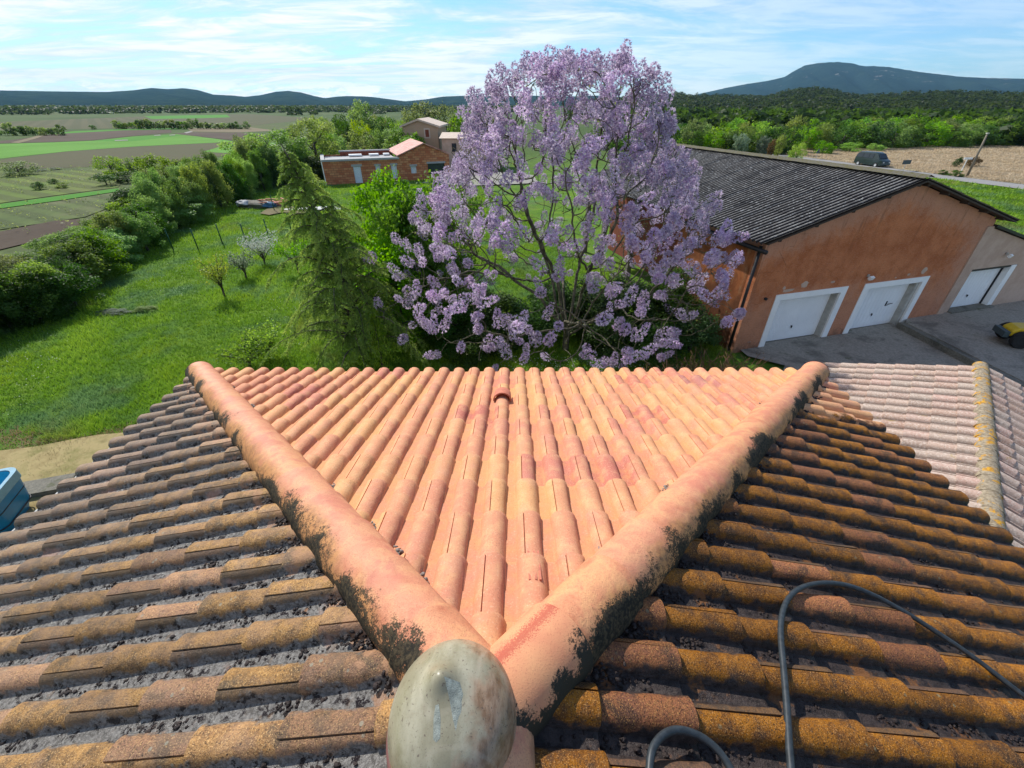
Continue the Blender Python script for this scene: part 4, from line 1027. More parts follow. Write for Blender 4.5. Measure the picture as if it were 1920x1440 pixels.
# low dark pipe/edging by the tub
mb = MB(); a_ = gp(40, 918); b_ = gp(140, 902); c_ = gp(300, 885); mb.tube([a_ + Vector((0, 0, .05)), b_ + Vector((0, 0, .05)), c_ + Vector((0, 0, .05))], .035, 6); tag(mb.build('edging_board', M['batten']), 'thin dark edging board between the straw and the left eave', 'edging')
mb = MB(); mb.box(gp(70, 925) + Vector((0, 0, .1)), (1.5, .5, .22), Matrix.Rotation(.3, 3, 'Z')); tag(mb.build('concrete_block', M['kerb']), 'stained concrete block beside the blue tub', 'block')

# ------------------------------------------------------------------ brick house under construction and the beige house
hd = Vector((.932, .361, 0)).normalized(); HB = Vector((-20.77, 52.29, 0))
bh = empty('brick_house', HB, 'unfinished orange brick house with flat grey parapet wing and pink tiled gable', 'house', rz=math.atan2(hd.y, hd.x))
m = N('orange_hollow_brick', .9, .15); P = m.objc()
br_ = m.n('ShaderNodeTexBrick'); mp = m.n('ShaderNodeMapping'); mp.inputs['Rotation'].default_value = (R(90), 0, 0); m.set(mp.inputs[0], P); m.set(br_.inputs['Vector'], mp.outputs[0])
for k_, v_ in dict(Scale=1.).items(): br_.inputs[k_].default_value = v_
br_.inputs['Brick Width'].default_value = .52; br_.inputs['Row Height'].default_value = .235; br_.inputs['Mortar Size'].default_value = .018; br_.inputs['Bias'].default_value = -.1
br_.inputs['Color1'].default_value = (.56, .27, .13, 1); br_.inputs['Color2'].default_value = (.36, .10, .05, 1); br_.inputs['Mortar'].default_value = (.20, .09, .05, 1)
c = m.mix(m.mr(m.noise(1.4, 4, .6, vec=P), .45, .62), br_.outputs[0], (.42, .13, .06)); c2 = m.mix(.5, br_.outputs[0], c); m.col(c2); m.bump(br_.outputs['Fac'], -.6, .02); M['brick'] = m.m
M['grey_parapet'] = plain('grey_parapet', (.34, .34, .34), .8, .12, 2); M['dark_glass'] = plain('dark_glass', (.03, .04, .05), .1, .1); M['blue_door'] = plain('pale_blue_door', (.62, .68, .72), .5)
m = N('pink_roof_tiles', .8, .2); P = m.objc(); X, Y, Z = m.xyz(P); wv = m.m_('ABSOLUTE', m.m_('SUBTRACT', m.m_('FRACT', m.m_('MULTIPLY', Y, 2.6)), .5))
c = m.mix(m.mr(m.noise(1.6, 4, vec=P), .4, .6), (.50, .21, .17), (.62, .33, .27)); c = m.mix(m.m_('MULTIPLY', m.mr(wv, .28, .42), .6), c, (.72, .55, .48)); m.col(c); M['pink_roof'] = m.m
mb = MB()
def holes_wall(x0, x1, z1, ops, y0=0., th=.25):
    """front wall strip with rectangular openings (x0,x1,z0,z1) built as butt-joined boxes"""
    xs = x0
    for (a, b, c_, d) in sorted(ops):
        if a > xs: mb.box(((xs + a) / 2, y0 + th / 2, z1 / 2), (a - xs, th, z1))
        if c_ > .01: mb.box(((a + b) / 2, y0 + th / 2, c_ / 2), (b - a, th, c_))
        mb.box(((a + b) / 2, y0 + th / 2, (d + z1) / 2), (b - a, th, z1 - d)); xs = b
    if x1 > xs: mb.box(((xs + x1) / 2, y0 + th / 2, z1 / 2), (x1 - xs, th, z1))
ops1 = [(3.12, 3.95, .02, 1.72), (5.55, 6.1, .3, 1.75), (7.3, 7.95, .3, 1.75)]
holes_wall(0, 8.3, 2.32, ops1); ops2 = [(9.55, 10.2, .75, 1.55), (11.55, 13.6, .6, 1.75)]
# gabled part
holes_wall(8.3, 14.2, 2.6, ops2, -.02, .27)
mb.prism([(8.3, -.02, 2.6), (14.2, -.02, 2.6), (11.25, -.02, 3.72)], None, (0, .27, 0))
mb.box((.125, 3.6, 1.16), (.25, 6.7, 2.32)); mb.box((14.07, 4.2, 1.3), (.25, 7.9, 2.59)); mb.box((4.2, 6.9, 1.2), (8.2, .25, 2.4)); mb.build('wall', M['brick'], bh)
mb = MB(); mb.box((4.14, .1, 2.42), (8.4, .5, .2)); mb.build('parapet', M['grey_parapet'], bh)
mb = MB(); mb.box((.1, 3.6, 2.42), (.4, 6.5, .2)); mb.box((5.2, 6.9, 2.75), (6.2, .5, .18)); mb.build('parapet', M['grey_parapet'], bh)
mb = MB(); mb.box((5.25, 6.66, 2.5), (6.1, .04, .42)); mb.build('upper_strip', M['red_brick'], bh)
for x_, l_ in ((3.9, 1.5), (6.1, 1.1), (7.6, .7)):
    mb = MB(); mb.box((x_, 5.6, 2.42), (l_, .8, .16)); mb.build('skylight', M['white_paint'], bh)
mb = MB(); mb.box((4.2, 3.5, 2.2), (8.0, 6.4, .1)); mb.build('flat_roof', M['grey_parapet'], bh)
mb = MB(); mb.box((3.535, .12, .87), (.8, .06, 1.7)); mb.build('door', M['blue_door'], bh)
for (a, b, c_, d) in ops1[1:] + ops2:
    mb = MB(); mb.box(((a + b) / 2, .14, (c_ + d) / 2), (b - a, .04, d - c_)); wq = mb.build('window', M['dark_glass'] if b - a > 1 else M['blue_door'], bh)
    mb = MB(); mb.box(((a + b) / 2, -.035, d + .06), (b - a + .2, .03, .20)); mb.build('lintel', M['grey_parapet'], wq)
mb = MB(); mb.box((3.53, -.015, 1.84), (1.15, .03, .22)); mb.build('lintel', M['grey_parapet'], bh)
mb = MB(); mb.prism([(8.15, -.25, 2.62), (11.25, -.25, 3.80), (11.25, -.25, 3.90), (8.15, -.25, 2.72)], None, (0, 8.4, 0)); mb.prism([(14.35, -.25, 2.62), (14.35, -.25, 2.72), (11.25, -.25, 3.90), (11.25, -.25, 3.80)], None, (0, 8.4, 0)); mb.build('gable_roof', M['pink_roof'], bh)
mb = MB(); mb.tube([(-.06, -.08, 2.5), (-.06, -.08, 0)], .05, 8); mb.build('downpipe', M['white_paint'], bh)
# the taller beige house behind it
Yb = 70.; a_ = aty(757, 262, Yb); b_ = aty(822, 262, Yb); top = aty(787, 222, Yb); ev = aty(757, 238, Yb); wz = b_.x - a_.x
M['beige'] = plain('beige_render', (.44, .30, .20), .9, .06, 1); M['cream_tile'] = plain('cream_roof_edge', (.55, .44, .35), .8, .15, 3)
be = empty('beige_house', (a_.x, Yb, 0), 'tall plain beige house with low tiled gable roof behind the brick house', 'house')
mb = MB(); ez = ev.z; tz = top.z - .25; mb.prism([(0, 0, 0), (wz, 0, 0), (wz, 0, ez), (wz * .46, 0, tz), (0, 0, ez)], None, (0, 9, 0)); mb.build('wall', M['beige'], be)
mb = MB(); mb.prism([(-.35, -.3, ez - .1), (wz * .46, -.3, tz + .0), (wz * .46, -.3, tz + .22), (-.35, -.3, ez + .14)], None, (0, 9.6, 0)); mb.prism([(wz + .35, -.3, ez - .1), (wz + .35, -.3, ez + .14), (wz * .46, -.3, tz + .22), (wz * .46, -.3, tz)], None, (0, 9.6, 0)); mb.build('roof', M['cream_tile'], be)
wx = aty(801, 250, Yb); mb = MB(); mb.box((wx.x - a_.x, -.03, wx.z), (.85, .08, 1.25)); wf = mb.build('window_frame', M['cream_tile'], be); mb = MB(); mb.box((wx.x - a_.x, -.08, wx.z), (.5, .04, .9)); mb.build('shutter', M['red_brick'], wf)
l1 = aty(743, 266, Yb - 1); mb = MB(); mb.box((-.9, 3.5, l1.z / 2), (1.8, 6, l1.z)); mb.build('side_wing', M['beige'], be); mb = MB(); mb.prism([(-2.1, .2, l1.z - .05), (0, .2, l1.z + .55), (0, .2, l1.z + .8), (-2.1, .2, l1.z + .2)], None, (0, 6.6, 0)); mb.build('wing_roof', M['cream_tile'], be)
# third house mostly hidden by the flowering tree
Yc = 66.; p1 = aty(828, 259, Yc); p2 = aty(930, 252, Yc); p3 = aty(880, 240, Yc)
th = empty('tiled_house', (p1.x, Yc, 0), 'low cream house with tiled roof glimpsed through the flowering tree', 'house')
mb = MB(); L_ = p2.x - p1.x; mb.box((L_ / 2, 3, p1.z / 2), (L_, 6, p1.z)); mb.build('wall', M['pink_render'], th)
mb = MB(); mb.prism([(-.3, -.4, p1.z), (-.3, 3, p1.z + .55), (-.3, 6.4, p1.z)], None, (L_ + .6, 0, 0)); mb.build('roof', M['cream_tile'], th)
mb = MB(); mb.box((1.6, -.03, p1.z - 1.1), (.6, .05, 1.0)); mb.build('window', M['dark_glass'], th)
# paved drive seen behind the flowering tree
pf_('drive', [(790, 345), (850, 318), (900, 320), (1000, 330), (1010, 345), (880, 350)], 'gravel')

# ------------------------------------------------------------------ hills and mountains far away
def wood_hill_mat(name, a, b, c_, sc):
    m = N(name, 1., .0); n = m.noise(sc, 6, .7); n2 = m.noise(sc * .12, 4, .6)
    c = m.ramp(m.mr(n, .3, .7, 0, 1, False), [(0, a), (.6, b), (1, c_)]); c = m.mix(m.m_('MULTIPLY', m.mr(n2, .5, .7), .5), c, c_)
    m.col(c); return m
hm = wood_hill_mat('far_wooded_hill', (.004, .010, .010), (.011, .024, .016), (.036, .056, .028), .018)
M['hill'] = hm.m
mm = wood_hill_mat('mountain_scrub', (.006, .013, .012), (.011, .022, .017), (.022, .038, .024), .008)
X, Y, Z = mm.xyz(); rock = mm.m_('MULTIPLY', mm.mr(mm.noise(.007, 6, .75, stretch=(1, 1, 3)), .60, .66), mm.m_('MULTIPLY', mm.mr(Z, 120, 200), .8))
base_c = mm.b.inputs['Base Color'].links[0].from_socket; mm.col(mm.mix(rock, base_c, (.30, .28, .25))); M['mountain'] = mm.m
def fbm1(x, seed, oct_=5):
    r_ = np.random.default_rng(seed); y = np.zeros_like(x)
    for o in range(oct_):
        f = 2 ** o; ph = r_.uniform(0, 6.28, 3); y += (np.sin(x * f + ph[0]) + np.sin(x * f * 1.7 + ph[1]) + np.sin(x * f * 2.3 + ph[2])) / (2.2 ** o)
    return y / 4
def hills(name, azel, D, Df, mat, na=260, rough=.06, seed=1, back=1.25, label=None):
    az = np.array([a for a, e in azel]); el = np.array([e for a, e in azel])
    A_ = np.linspace(az.min(), az.max(), na); E_ = np.interp(A_, az, el)
    rs = np.concatenate([np.linspace(Df, D, 22), np.linspace(D, D * back, 8)[1:]]); V = []
    for k, r_ in enumerate(rs):
        if r_ <= D: t = (r_ - Df) / (D - Df); prof_ = t ** 1.3 * (1 - .0 * t)
        else: t = 1 - (r_ - D) / (D * back - D); prof_ = max(0, t)
        hh = np.tan(np.radians(E_)) * D * prof_ + (H if t >= 1 and r_ == D else H * prof_)
        nz = fbm1(A_ * 1.1 + k * .35, seed + 3, 6) * rough * np.tan(np.radians(E_)) * D * math.sin(min(1, prof_) * math.pi) * 2.0
        if r_ == D: nz = fbm1(A_ * 9, seed, 4) * rough * .12 * np.tan(np.radians(E_)) * D
        hh = np.maximum(hh + nz, -2 if prof_ < .02 else .5)
        V.append(np.stack([np.sin(np.radians(A_)) * r_, np.cos(np.radians(A_)) * r_, hh], 1))
    n = len(rs); V = np.concatenate(V); F = np.array([(i * na + j, i * na + j + 1, (i + 1) * na + j + 1, (i + 1) * na + j) for i in range(n - 1) for j in range(na - 1)])
    return tag(obj(name, mesh_np(name, V, F, mat, True)), kind='structure')
hills('hills', [(-75, .7), (-60, .9), (-50, 1.0), (-44.7, .98), (-41.6, .96), (-38.1, .97), (-36.2, 1.12), (-34.8, 1.31), (-33.6, 1.24), (-32.3, 1.34), (-31.2, 1.2), (-30.1, .86), (-28.5, .80), (-27.4, .70), (-26, .85), (-24.6, 1.14), (-23.4, 1.23), (-22.2, 1.1), (-21, .8), (-20, .62), (-18.8, .76), (-17.8, .82), (-16.2, .80), (-15.1, .74), (-13, .5), (-11.8, .36), (-9.5, .55), (-7.7, .80), (-6, .86), (-4.7, .9), (-2, .8), (2, .9), (6, .8), (10, .9), (14, .6), (18, .1)], 4200, 2300, M['hill'], 320, .06, 3)
hills('mountain', [(12, .3), (15.6, .45), (18.5, .75), (20.4, 1.08), (22.5, 1.5), (24.2, 1.78), (26, 2.0), (27.4, 2.28), (28.2, 2.8), (28.9, 3.16), (30, 3.30), (31.4, 3.32), (32.6, 3.18), (33.4, 2.95), (34.3, 2.92), (35.5, 2.8), (37.5, 2.42), (39, 2.2), (40.5, 1.98), (42, 1.86), (44.3, 1.74), (50, 1.6), (58, 1.3), (70, .9), (80, .3)], 6200, 3600, M['mountain'], 300, .07, 8)
mid = [(6, .3), (9, .55), (12, .80), (15.6, 1.10), (17.5, 1.12), (19.4, 1.00), (22, .92), (24, .85), (26.4, .86), (27.8, 1.2), (29, 1.42), (30.5, 1.46), (31.6, 1.36), (33, 1.0), (34.3, .78), (35.8, .88), (37.4, .97), (39, 1.05), (40.8, 1.08), (42.5, .98), (44.7, .90), (50, .9), (60, .8), (70, .5), (78, .2)]
midm = wood_hill_mat('oak_wood_hill', (.012, .022, .008), (.025, .042, .012), (.045, .075, .018), .05)
hills('wooded_hill', [(a, max(.05, e - .28)) for a, e in mid], 950, 330, midm.m, 220, .05, 12)

# ------------------------------------------------------------------ foliage
def leaf_quads(P, Nrm, size, asp=.6, r_=rng):
    """diamond leaves at P (n,3), normals (n,3)"""
    n = len(P); Nrm = Nrm / (np.linalg.norm(Nrm, axis=1, keepdims=True) + 1e-9)
    t = r_.normal(size=(n, 3)); t -= Nrm * (t * Nrm).sum(1, keepdims=True); t /= np.linalg.norm(t, axis=1, keepdims=True) + 1e-9
    b = np.cross(Nrm, t); s = (size if np.ndim(size) else np.full(n, size))[:, None] * r_.uniform(.65, 1.35, (n, 1))
    fold = Nrm * s * .18
    V = np.stack([P - t * s, P - b * s * asp + fold, P + t * s, P + b * s * asp + fold], 1).reshape(-1, 3)
    F = (np.arange(n) * 4)[:, None] + np.array([[0, 1, 2, 3]])
    return V, F
def crown_proto(seed, nblob, nleaf, leaf, env='round', blobr=(.16, .30), up=.3, rag=.12):
    r_ = np.random.default_rng(seed); C_ = []
    while len(C_) < nblob:
        t = r_.uniform(.06, .94); a = r_.uniform(0, 2 * math.pi)
        if env == 'round': R_ = math.sqrt(max(0, 1 - (2 * t - 1) ** 2)) ** .8
        elif env == 'bush': R_ = (1 - t ** 2.6) ** .5
        elif env == 'cone': R_ = (1 - t) ** .75 * 1.0 + .05
        elif env == 'column': R_ = .75 * (1 - t ** 3) ** .5 + .05
        elif env == 'umbrella': R_ = math.sqrt(max(0, 1 - (2 * max(t, .35) - 1.2) ** 2)); t = .35 + .6 * t
        rr = R_ * math.sqrt(r_.uniform(.15, 1)) * .5 * .80
        C_.append((rr * math.cos(a), rr * math.sin(a), t * .92, r_.uniform(*blobr)))
    C_ = np.array(C_); w_ = C_[:, 3] ** 2; idx = r_.choice(nblob, nleaf, p=w_ / w_.sum())
    d = r_.normal(size=(nleaf, 3)); d[:, 2] += up; d /= np.linalg.norm(d, axis=1, keepdims=True)
    rad = (r_.uniform(.25, 1, nleaf) ** .5) * (1 + rag * r_.normal(size=nleaf))
    P = C_[idx, :3] + d * (C_[idx, 3] * .55 * rad)[:, None] * np.array([1, 1, .9]); P[:, 2] = np.clip(P[:, 2], .01, 1.1)
    nr = d + r_.normal(size=(nleaf, 3)) * .9 + np.array([0, 0, .35])
    V, F = leaf_quads(P, nr, leaf, .6, r_)
    bt = r_.uniform(0, 1, nblob); tint = np.repeat(np.clip(bt[idx] * .65 + r_.uniform(0, .35, nleaf), 0, 1), 4)
    return V, F, tint
def trunk_proto(seed, hh=.55, r0=.035, limbs=6):
    r_ = random.Random(seed); mb = MB(); k = Vector((r_.uniform(-.03, .03), r_.uniform(-.03, .03), 0))
    mb.tube([(0, 0, 0), k * .5 + Vector((0, 0, hh * .4)), k + Vector((0, 0, hh))], [r0, r0 * .8, r0 * .45], 7)
    for i in range(limbs):
        a = 2 * math.pi * i / limbs + r_.uniform(-.3, .3); z0 = hh * r_.uniform(.35, .95); l = r_.uniform(.18, .36)
        p0 = Vector((k.x * z0 / hh, k.y * z0 / hh, z0)); d = Vector((math.cos(a), math.sin(a), 0))
        mb.tube([p0, p0 + d * l * .5 + Vector((0, 0, l * .45)), p0 + d * l + Vector((0, 0, l * .95))], [r0 * .45, r0 * .3, r0 * .12], 5)
    return mb
M['bark'] = None
m = N('bark', .9, .15); c = m.mix(m.mr(m.noise(9, 5, .7, stretch=(1, 1, .3)), .4, .62), (.055, .045, .035), (.13, .115, .09)); m.col(c); m.bump(m.noise(30, 4), .7, .02); M['bark'] = m.m
g = lambda n_, a, b, c_, **k: M.__setitem__(n_, leaf_mat(n_, a, b, c_, **k))
g('leaf_dark', (0.036, 0.081, 0.020), (0.056, 0.122, 0.022), (0.099, 0.189, 0.035))
g('leaf_mid', (0.091, 0.179, 0.031), (0.158, 0.272, 0.044), (0.260, 0.389, 0.076))
g('leaf_olive', (0.116, 0.173, 0.043), (0.194, 0.264, 0.065), (0.300, 0.365, 0.101))
g('leaf_pale', (0.146, 0.260, 0.053), (0.215, 0.363, 0.084), (0.327, 0.499, 0.144))
g('leaf_bright', (.075, .190, .016), (.135, .310, .022), (.24, .43, .040), transl=.6)
g('leaf_yellow', (.20, .30, .025), (.30, .42, .04), (.42, .52, .06), transl=.4)
g('leaf_brown', (0.120, 0.078, 0.036), (0.168, 0.120, 0.048), (0.228, 0.168, 0.066))
g('needle', (.075, .145, .018), (.18, .31, .030), (.42, .53, .07), transl=.55)
g('leaf_white', (.34, .36, .30), (.48, .50, .44), (.60, .60, .55), transl=.3, rndv=.05)
g('leaf_silver', (.12, .17, .10), (.19, .25, .16), (.28, .34, .24))
KINDS = {}
def kind(name, mat, protos, trunk=True):
    L_ = []
    for i, (pr, th_) in enumerate(protos):
        V, F, t = pr; cm = mesh_np('crown', V, F, M[mat], False, {'tint': t}); tm = th_.mesh('trunk', M['bark'], True) if trunk and th_ else None
        L_.append((cm, tm))
    KINDS[name] = L_
_pc = {}
def protos(key, n, **k):
    if key not in _pc: _pc[key] = [(crown_proto(hash_(key) + i, **k), trunk_proto(i + 5)) for i in range(n)]
    return _pc[key]
def hash_(s): return sum(ord(c) * (i + 3) for i, c in enumerate(s)) % 9973
near = protos('near', 3, nblob=46, nleaf=9500, leaf=.016, env='bush', blobr=(.13, .28), rag=.2)
nearr = protos('nearr', 3, nblob=40, nleaf=9000, leaf=.015, env='round', blobr=(.13, .27), up=.6, rag=.22)
midp = protos('mid', 3, nblob=26, nleaf=2600, leaf=.026, env='round', blobr=(.16, .32), rag=.16)
midb = protos('midb', 2, nblob=20, nleaf=2200, leaf=.028, env='bush', blobr=(.18, .34), rag=.14)
umb = protos('umb', 1, nblob=22, nleaf=2600, leaf=.024, env='umbrella', blobr=(.2, .3), rag=.08)
farp = protos('far', 3, nblob=13, nleaf=420, leaf=.060, env='round', blobr=(.24, .4), rag=.08)
for c_ in ('dark', 'mid', 'olive', 'pale', 'bright', 'yellow', 'brown', 'white', 'silver'):
    kind('near_' + c_, 'leaf_' + c_, near); kind('tree_' + c_, 'leaf_' + c_, nearr); kind('m_' + c_, 'leaf_' + c_, midp); kind('mb_' + c_, 'leaf_' + c_, midb); kind('f_' + c_, 'leaf_' + c_, farp)
kind('umb', 'leaf_dark', umb)
def place(name, k, loc, w_, h_, label, cat, group=None, crown='crown', sub=True, wy=None, lean=(0, 0)):
    cm, tm = random.choice(KINDS[k]); root = empty(name, loc, label, cat, group)
    c = obj(crown, cm, root); c.scale = (w_, wy or w_, h_); c.rotation_euler = (lean[0], lean[1], random.uniform(0, 6.28))
    if tm and sub:
        t = obj('trunk' if cat == 'tree' else 'stem', tm, root); t.scale = (w_ * .8, w_ * .8, h_); t.rotation_euler.z = random.uniform(0, 6.28)
    return root
def place_px(name, k, x, ytop, Y, wpx, label, cat, group=None, **kw):
    p = aty(x, ytop, Y); q = Vector((p.x, Y, 0)); d = q.y * _cp + (H - p.z * .5) * _sp
    return place(name, k, (p.x, Y, 0), wpx / FPX * d * 1.06, max(.3, p.z), label, cat, group, **kw)

# --- hedgerow running away on the left
hg = 'shrubs of the hedgerow left of the lawn'
hl_ = 'bushy shrub in the thick hedgerow along the left side of the lawn'
hd_ = 'dark green shrub in the shadowed near end of the left hedgerow'
HX = [(-20.4, 13.2), (-20.2, 15.4), (-19.6, 17.4), (-20.6, 19.6), (-21.6, 22), (-22.4, 25), (-23.0, 28), (-24.2, 31.5), (-25.0, 35.5), (-25.5, 39.5), (-26.2, 44), (-26.0, 49), (-25, 54)]
def hpos(t):
    t = t * (len(HX) - 1); i = min(int(t), len(HX) - 2); f = t - i; return HX[i][0] * (1 - f) + HX[i + 1][0] * f, HX[i][1] * (1 - f) + HX[i + 1][1] * f
rh = random.Random(11)
CN = dict(dark='dark green', mid='mid green', olive='olive', pale='pale green', bright='bright green', brown='brown', silver='grey green', yellow='yellow green', white='white')
HT = np.array([(-200, 476), (0, 472), (65, 460), (130, 424), (195, 398), (228, 362), (262, 300), (357, 296), (454, 252), (552, 226), (640, 242)], float)
def hedge_h(x, y, low=0.):
    h = 2.
    for _ in range(3):
        px_, py_, _d = proj((x, y, h)); yt = np.interp(px_, HT[:, 0], HT[:, 1]) + low; h = max(.9, aty(px_, yt, y).z)
    return h
for i in range(34):
    x, y = hpos(i / 33.); k = rh.choice(['near_dark', 'near_mid', 'near_mid', 'near_olive', 'near_pale']); hgt = rh.uniform(1.9, 2.7) if y < 30 else rh.uniform(2.4, 3.6)
    d_ = y < 21
    k = 'near_dark' if d_ and rh.random() < .75 else k; cn = CN[k.split('_')[1]]
    place('hedge_shrub', k, (x + rh.uniform(-.5, .4), y, 0), rh.uniform(2.4, 3.2), min(hgt * 1.25, hedge_h(x, y, rh.uniform(4, 42))), cn + (' shrub in the shadowed near end of the left hedgerow' if d_ else ' bushy shrub in the far part of the left hedgerow'), 'shrub', cn + (' near ' if d_ else ' far ') + hg)
for i in range(26):
    x, y = hpos((i + .5) / 26.); k = rh.choice(['near_mid', 'near_olive', 'near_pale', 'tree_mid', 'near_dark', 'tree_olive'])
    hx_ = x - rh.uniform(1.6, 3.2)
    place('hedge_tree', k, (hx_, y + rh.uniform(-.8, .8), 0), rh.uniform(2.6, 3.8), hedge_h(hx_, y, rh.uniform(-10, 14)), CN[k.split('_')[1]] + ' taller bush in the back row of the left hedgerow', 'shrub', CN[k.split('_')[1]] + ' bushes in the back row of the left hedgerow')
special = [
 ('tree_pale', 108, 428, 24, 95, 'pale green leafy bush near the bottom left end of the hedgerow'),
 ('near_silver', 70, 530, 17.2, 70, 'grey green twiggy shrub low in the dark near end of the hedgerow'),
 ('tree_mid', 285, 283, 44, 95, 'rounded mid green tree standing tallest in the middle of the hedgerow'),
 ('tree_pale', 320, 362, 34, 130, 'light green feathery bush bulging from the middle of the hedgerow'),
 ('tree_olive', 345, 292, 46, 90, 'olive twiggy tree in the middle of the hedgerow'),
 ('tree_olive', 400, 300, 47, 95, 'yellowish olive bush behind the hedgerow middle'),
 ('tree_pale', 452, 252, 52, 120, 'large pale green tree with silvery top near the far end of the hedgerow'),
 ('tree_mid', 505, 236, 56, 130, 'large green tree in the far part of the hedgerow'),
 ('tree_olive', 575, 214, 62, 110, 'tall thinly leaved tree with visible limbs at the far end of the hedgerow'),
 ('near_dark', 555, 290, 57, 120, 'dark green shrub at the far end of the hedgerow beside the brick house'),
 ('near_dark', 500, 300, 53, 100, 'dark bush standing right behind the rubbish pile'),
 ('near_mid', 445, 350, 44, 60, 'small rounded green bush where the hedgerow meets the lawn'),
 ('near_olive', 240, 380, 32, 70, 'olive brown bush leaning out of the hedgerow'),
]
for k, x, yt, Y, wpx, lb in special: place_px('hedgerow_tree', k, x, yt, Y, wpx, lb, 'tree' if 'tree' in lb else 'shrub')
# --- trees behind the houses
bt_ = [('m_mid', 675, 181, 92, 66, 'tall dense green tree rising above the skyline behind the brick house'), ('m_dark', 690, 215, 88, 60, 'dark crown below the tall tree behind the brick house'),
 ('m_yellow', 672, 220, 80, 44, 'rusty yellow green tree in front of the tall green one'), ('m_dark', 640, 217, 84, 40, 'small dark round tree left of the rusty yellow one'),
 ('m_olive', 800, 184, 100, 90, 'wide pale willow like tree with bare upright twigs behind the beige house'), ('m_olive', 770, 200, 96, 50, 'smaller olive tree left of the willow like tree'),
 ('m_olive', 840, 195, 98, 50, 'olive tree right of the beige house roof'), ('m_mid', 868, 200, 92, 60, 'green tree between the beige house and the flowering tree')]
for k, x, yt, Y, wpx, lb in bt_: place_px('field_tree', k, x, yt, Y, wpx, lb, 'tree')
for i in range(34):
    x = rh.uniform(600, 780); Y = rh.uniform(66, 92); place_px('thicket_tree', rh.choice(['m_dark', 'm_mid', 'm_olive', 'm_pale', 'm_mid']), x, rh.uniform(228, 246) + (92 - Y) * .35, Y, rh.uniform(38, 62), 'leafy tree in the green thicket behind the brick house', 'tree', 'trees of the thicket behind the brick house')
for i in range(22):
    x = rh.uniform(560, 960); Y = rh.uniform(100, 150); place_px('thicket_tree', rh.choice(['m_dark', 'm_mid', 'm_olive']), x, rh.uniform(208, 222), Y, rh.uniform(30, 48), 'distant tree closing the view behind the houses', 'tree', 'distant trees behind the houses')
for i, (x, Y) in enumerate(((585, 53), (560, 55), (595, 51))):
    place_px('broom_bush', 'mb_yellow', x, (322, 330, 336)[i], Y, (22, 16, 34)[i], ('yellow flowering bush beside the brick house, largest of three', 'small yellow bush in front of the dark trees by the brick house', 'low wide yellow brown bush touching the brick house wall')[i], 'bush')
# --- trees standing in the fields on the left
ft = [('m_mid', 195, 289, 60, 52, 'large round tree in the vineyard on the left, tallest of its group'), ('m_olive', 228, 293, 63, 34, 'light olive tree right of the round vineyard tree'), ('m_dark', 250, 296, 64, 34, 'dark tree at the right of the vineyard group'),
 ('umb', 190, 324, 52, 42, 'low dark umbrella shaped tree at the front of the vineyard group'), ('mb_dark', 230, 320, 54, 48, 'wide dark green bush at the front right of the vineyard group'),
 ('mb_dark', 67, 339, 49, 26, 'dark conical bush alone in the vineyard rows'), ('mb_dark', 97, 334, 53, 20, 'small round bush in the vineyard, between two larger ones'), ('mb_olive', 113, 341, 50, 24, 'grey green round bush in the vineyard, right of the dark one'),
 ('m_olive', 22, 300, 60, 62, 'leaning olive tree at the left edge of the vineyard'), ('mb_silver', 103, 313, 66, 22, 'small silvery shrub at the top of the vineyard'), ('mb_silver', 75, 322, 64, 26, 'low grey shrub at the top of the vineyard')]
for k, x, yt, Y, wpx, lb in ft: place_px('vineyard_tree', k, x, yt, Y, wpx, lb, 'tree' if 'tree' in lb else 'bush')
for i in range(30):
    x = 210 + i * 8.6 + rh.uniform(-3, 3); p = gp(x, 242 - (i > 16) * .0); place_px('belt_tree', rh.choice(['f_mid', 'f_dark', 'f_olive']), x, rh.uniform(222, 231) + (i > 18) * 5, p.y, rh.uniform(13, 24), 'small tree in the belt crossing the left fields', 'tree', 'tree belt crossing the left fields')
for i in range(13):
    x = -6 + i * 9.5 + rh.uniform(-3, 3); p = gp(x, 254); place_px('belt_tree', rh.choice(['f_mid', 'f_dark', 'f_olive']), x, rh.uniform(233, 243) - (8 if i in (2,) else 0), p.y, rh.uniform(12, 20), 'small tree in the short belt at the left edge of the fields', 'tree', 'short tree belt at the left edge')
p = gp(173, 243); place_px('belt_tree', 'f_dark', 173, 234, p.y, 14, 'small round dark tree alone in the middle of the left fields', 'tree')
# --- scattered far woodland as one mass
def crowd(name, items, mat, seed=1, nl=None, label=None):
    """items: list of (x,y,z,w,h)"""
    bases = [crown_proto(900 + seed + i, 7, nl or 46, .15, 'round', (.3, .5), .3, .05) for i in range(3)]
    r_ = np.random.default_rng(seed); Vs = []; Fs = []; Ts = []; n = 0
    for (x, y, z, w_, h_) in items:
        V, F, t = bases[r_.integers(3)]; a = r_.uniform(0, 6.28); c_, s_ = math.cos(a), math.sin(a)
        W = np.stack([(V[:, 0] * c_ - V[:, 1] * s_) * w_ + x, (V[:, 0] * s_ + V[:, 1] * c_) * w_ + y, V[:, 2] * h_ + z], 1)
        Vs.append(W); Fs.append(F + n); Ts.append(np.clip(t * .5 + r_.uniform(0, .5), 0, 1)); n += len(V)
    o = obj(name, mesh_np(name, np.concatenate(Vs), np.concatenate(Fs), mat, False, {'tint': np.concatenate(Ts)})); return tag(o, label, 'woodland', None, 'stuff')
g('leaf_far', (.022, .040, .012), (.050, .085, .020), (.110, .165, .035), sc=.03)
g('leaf_hill', (.014, .024, .009), (.030, .050, .014), (.060, .095, .022), sc=.03)
r_ = np.random.default_rng(21); it = []
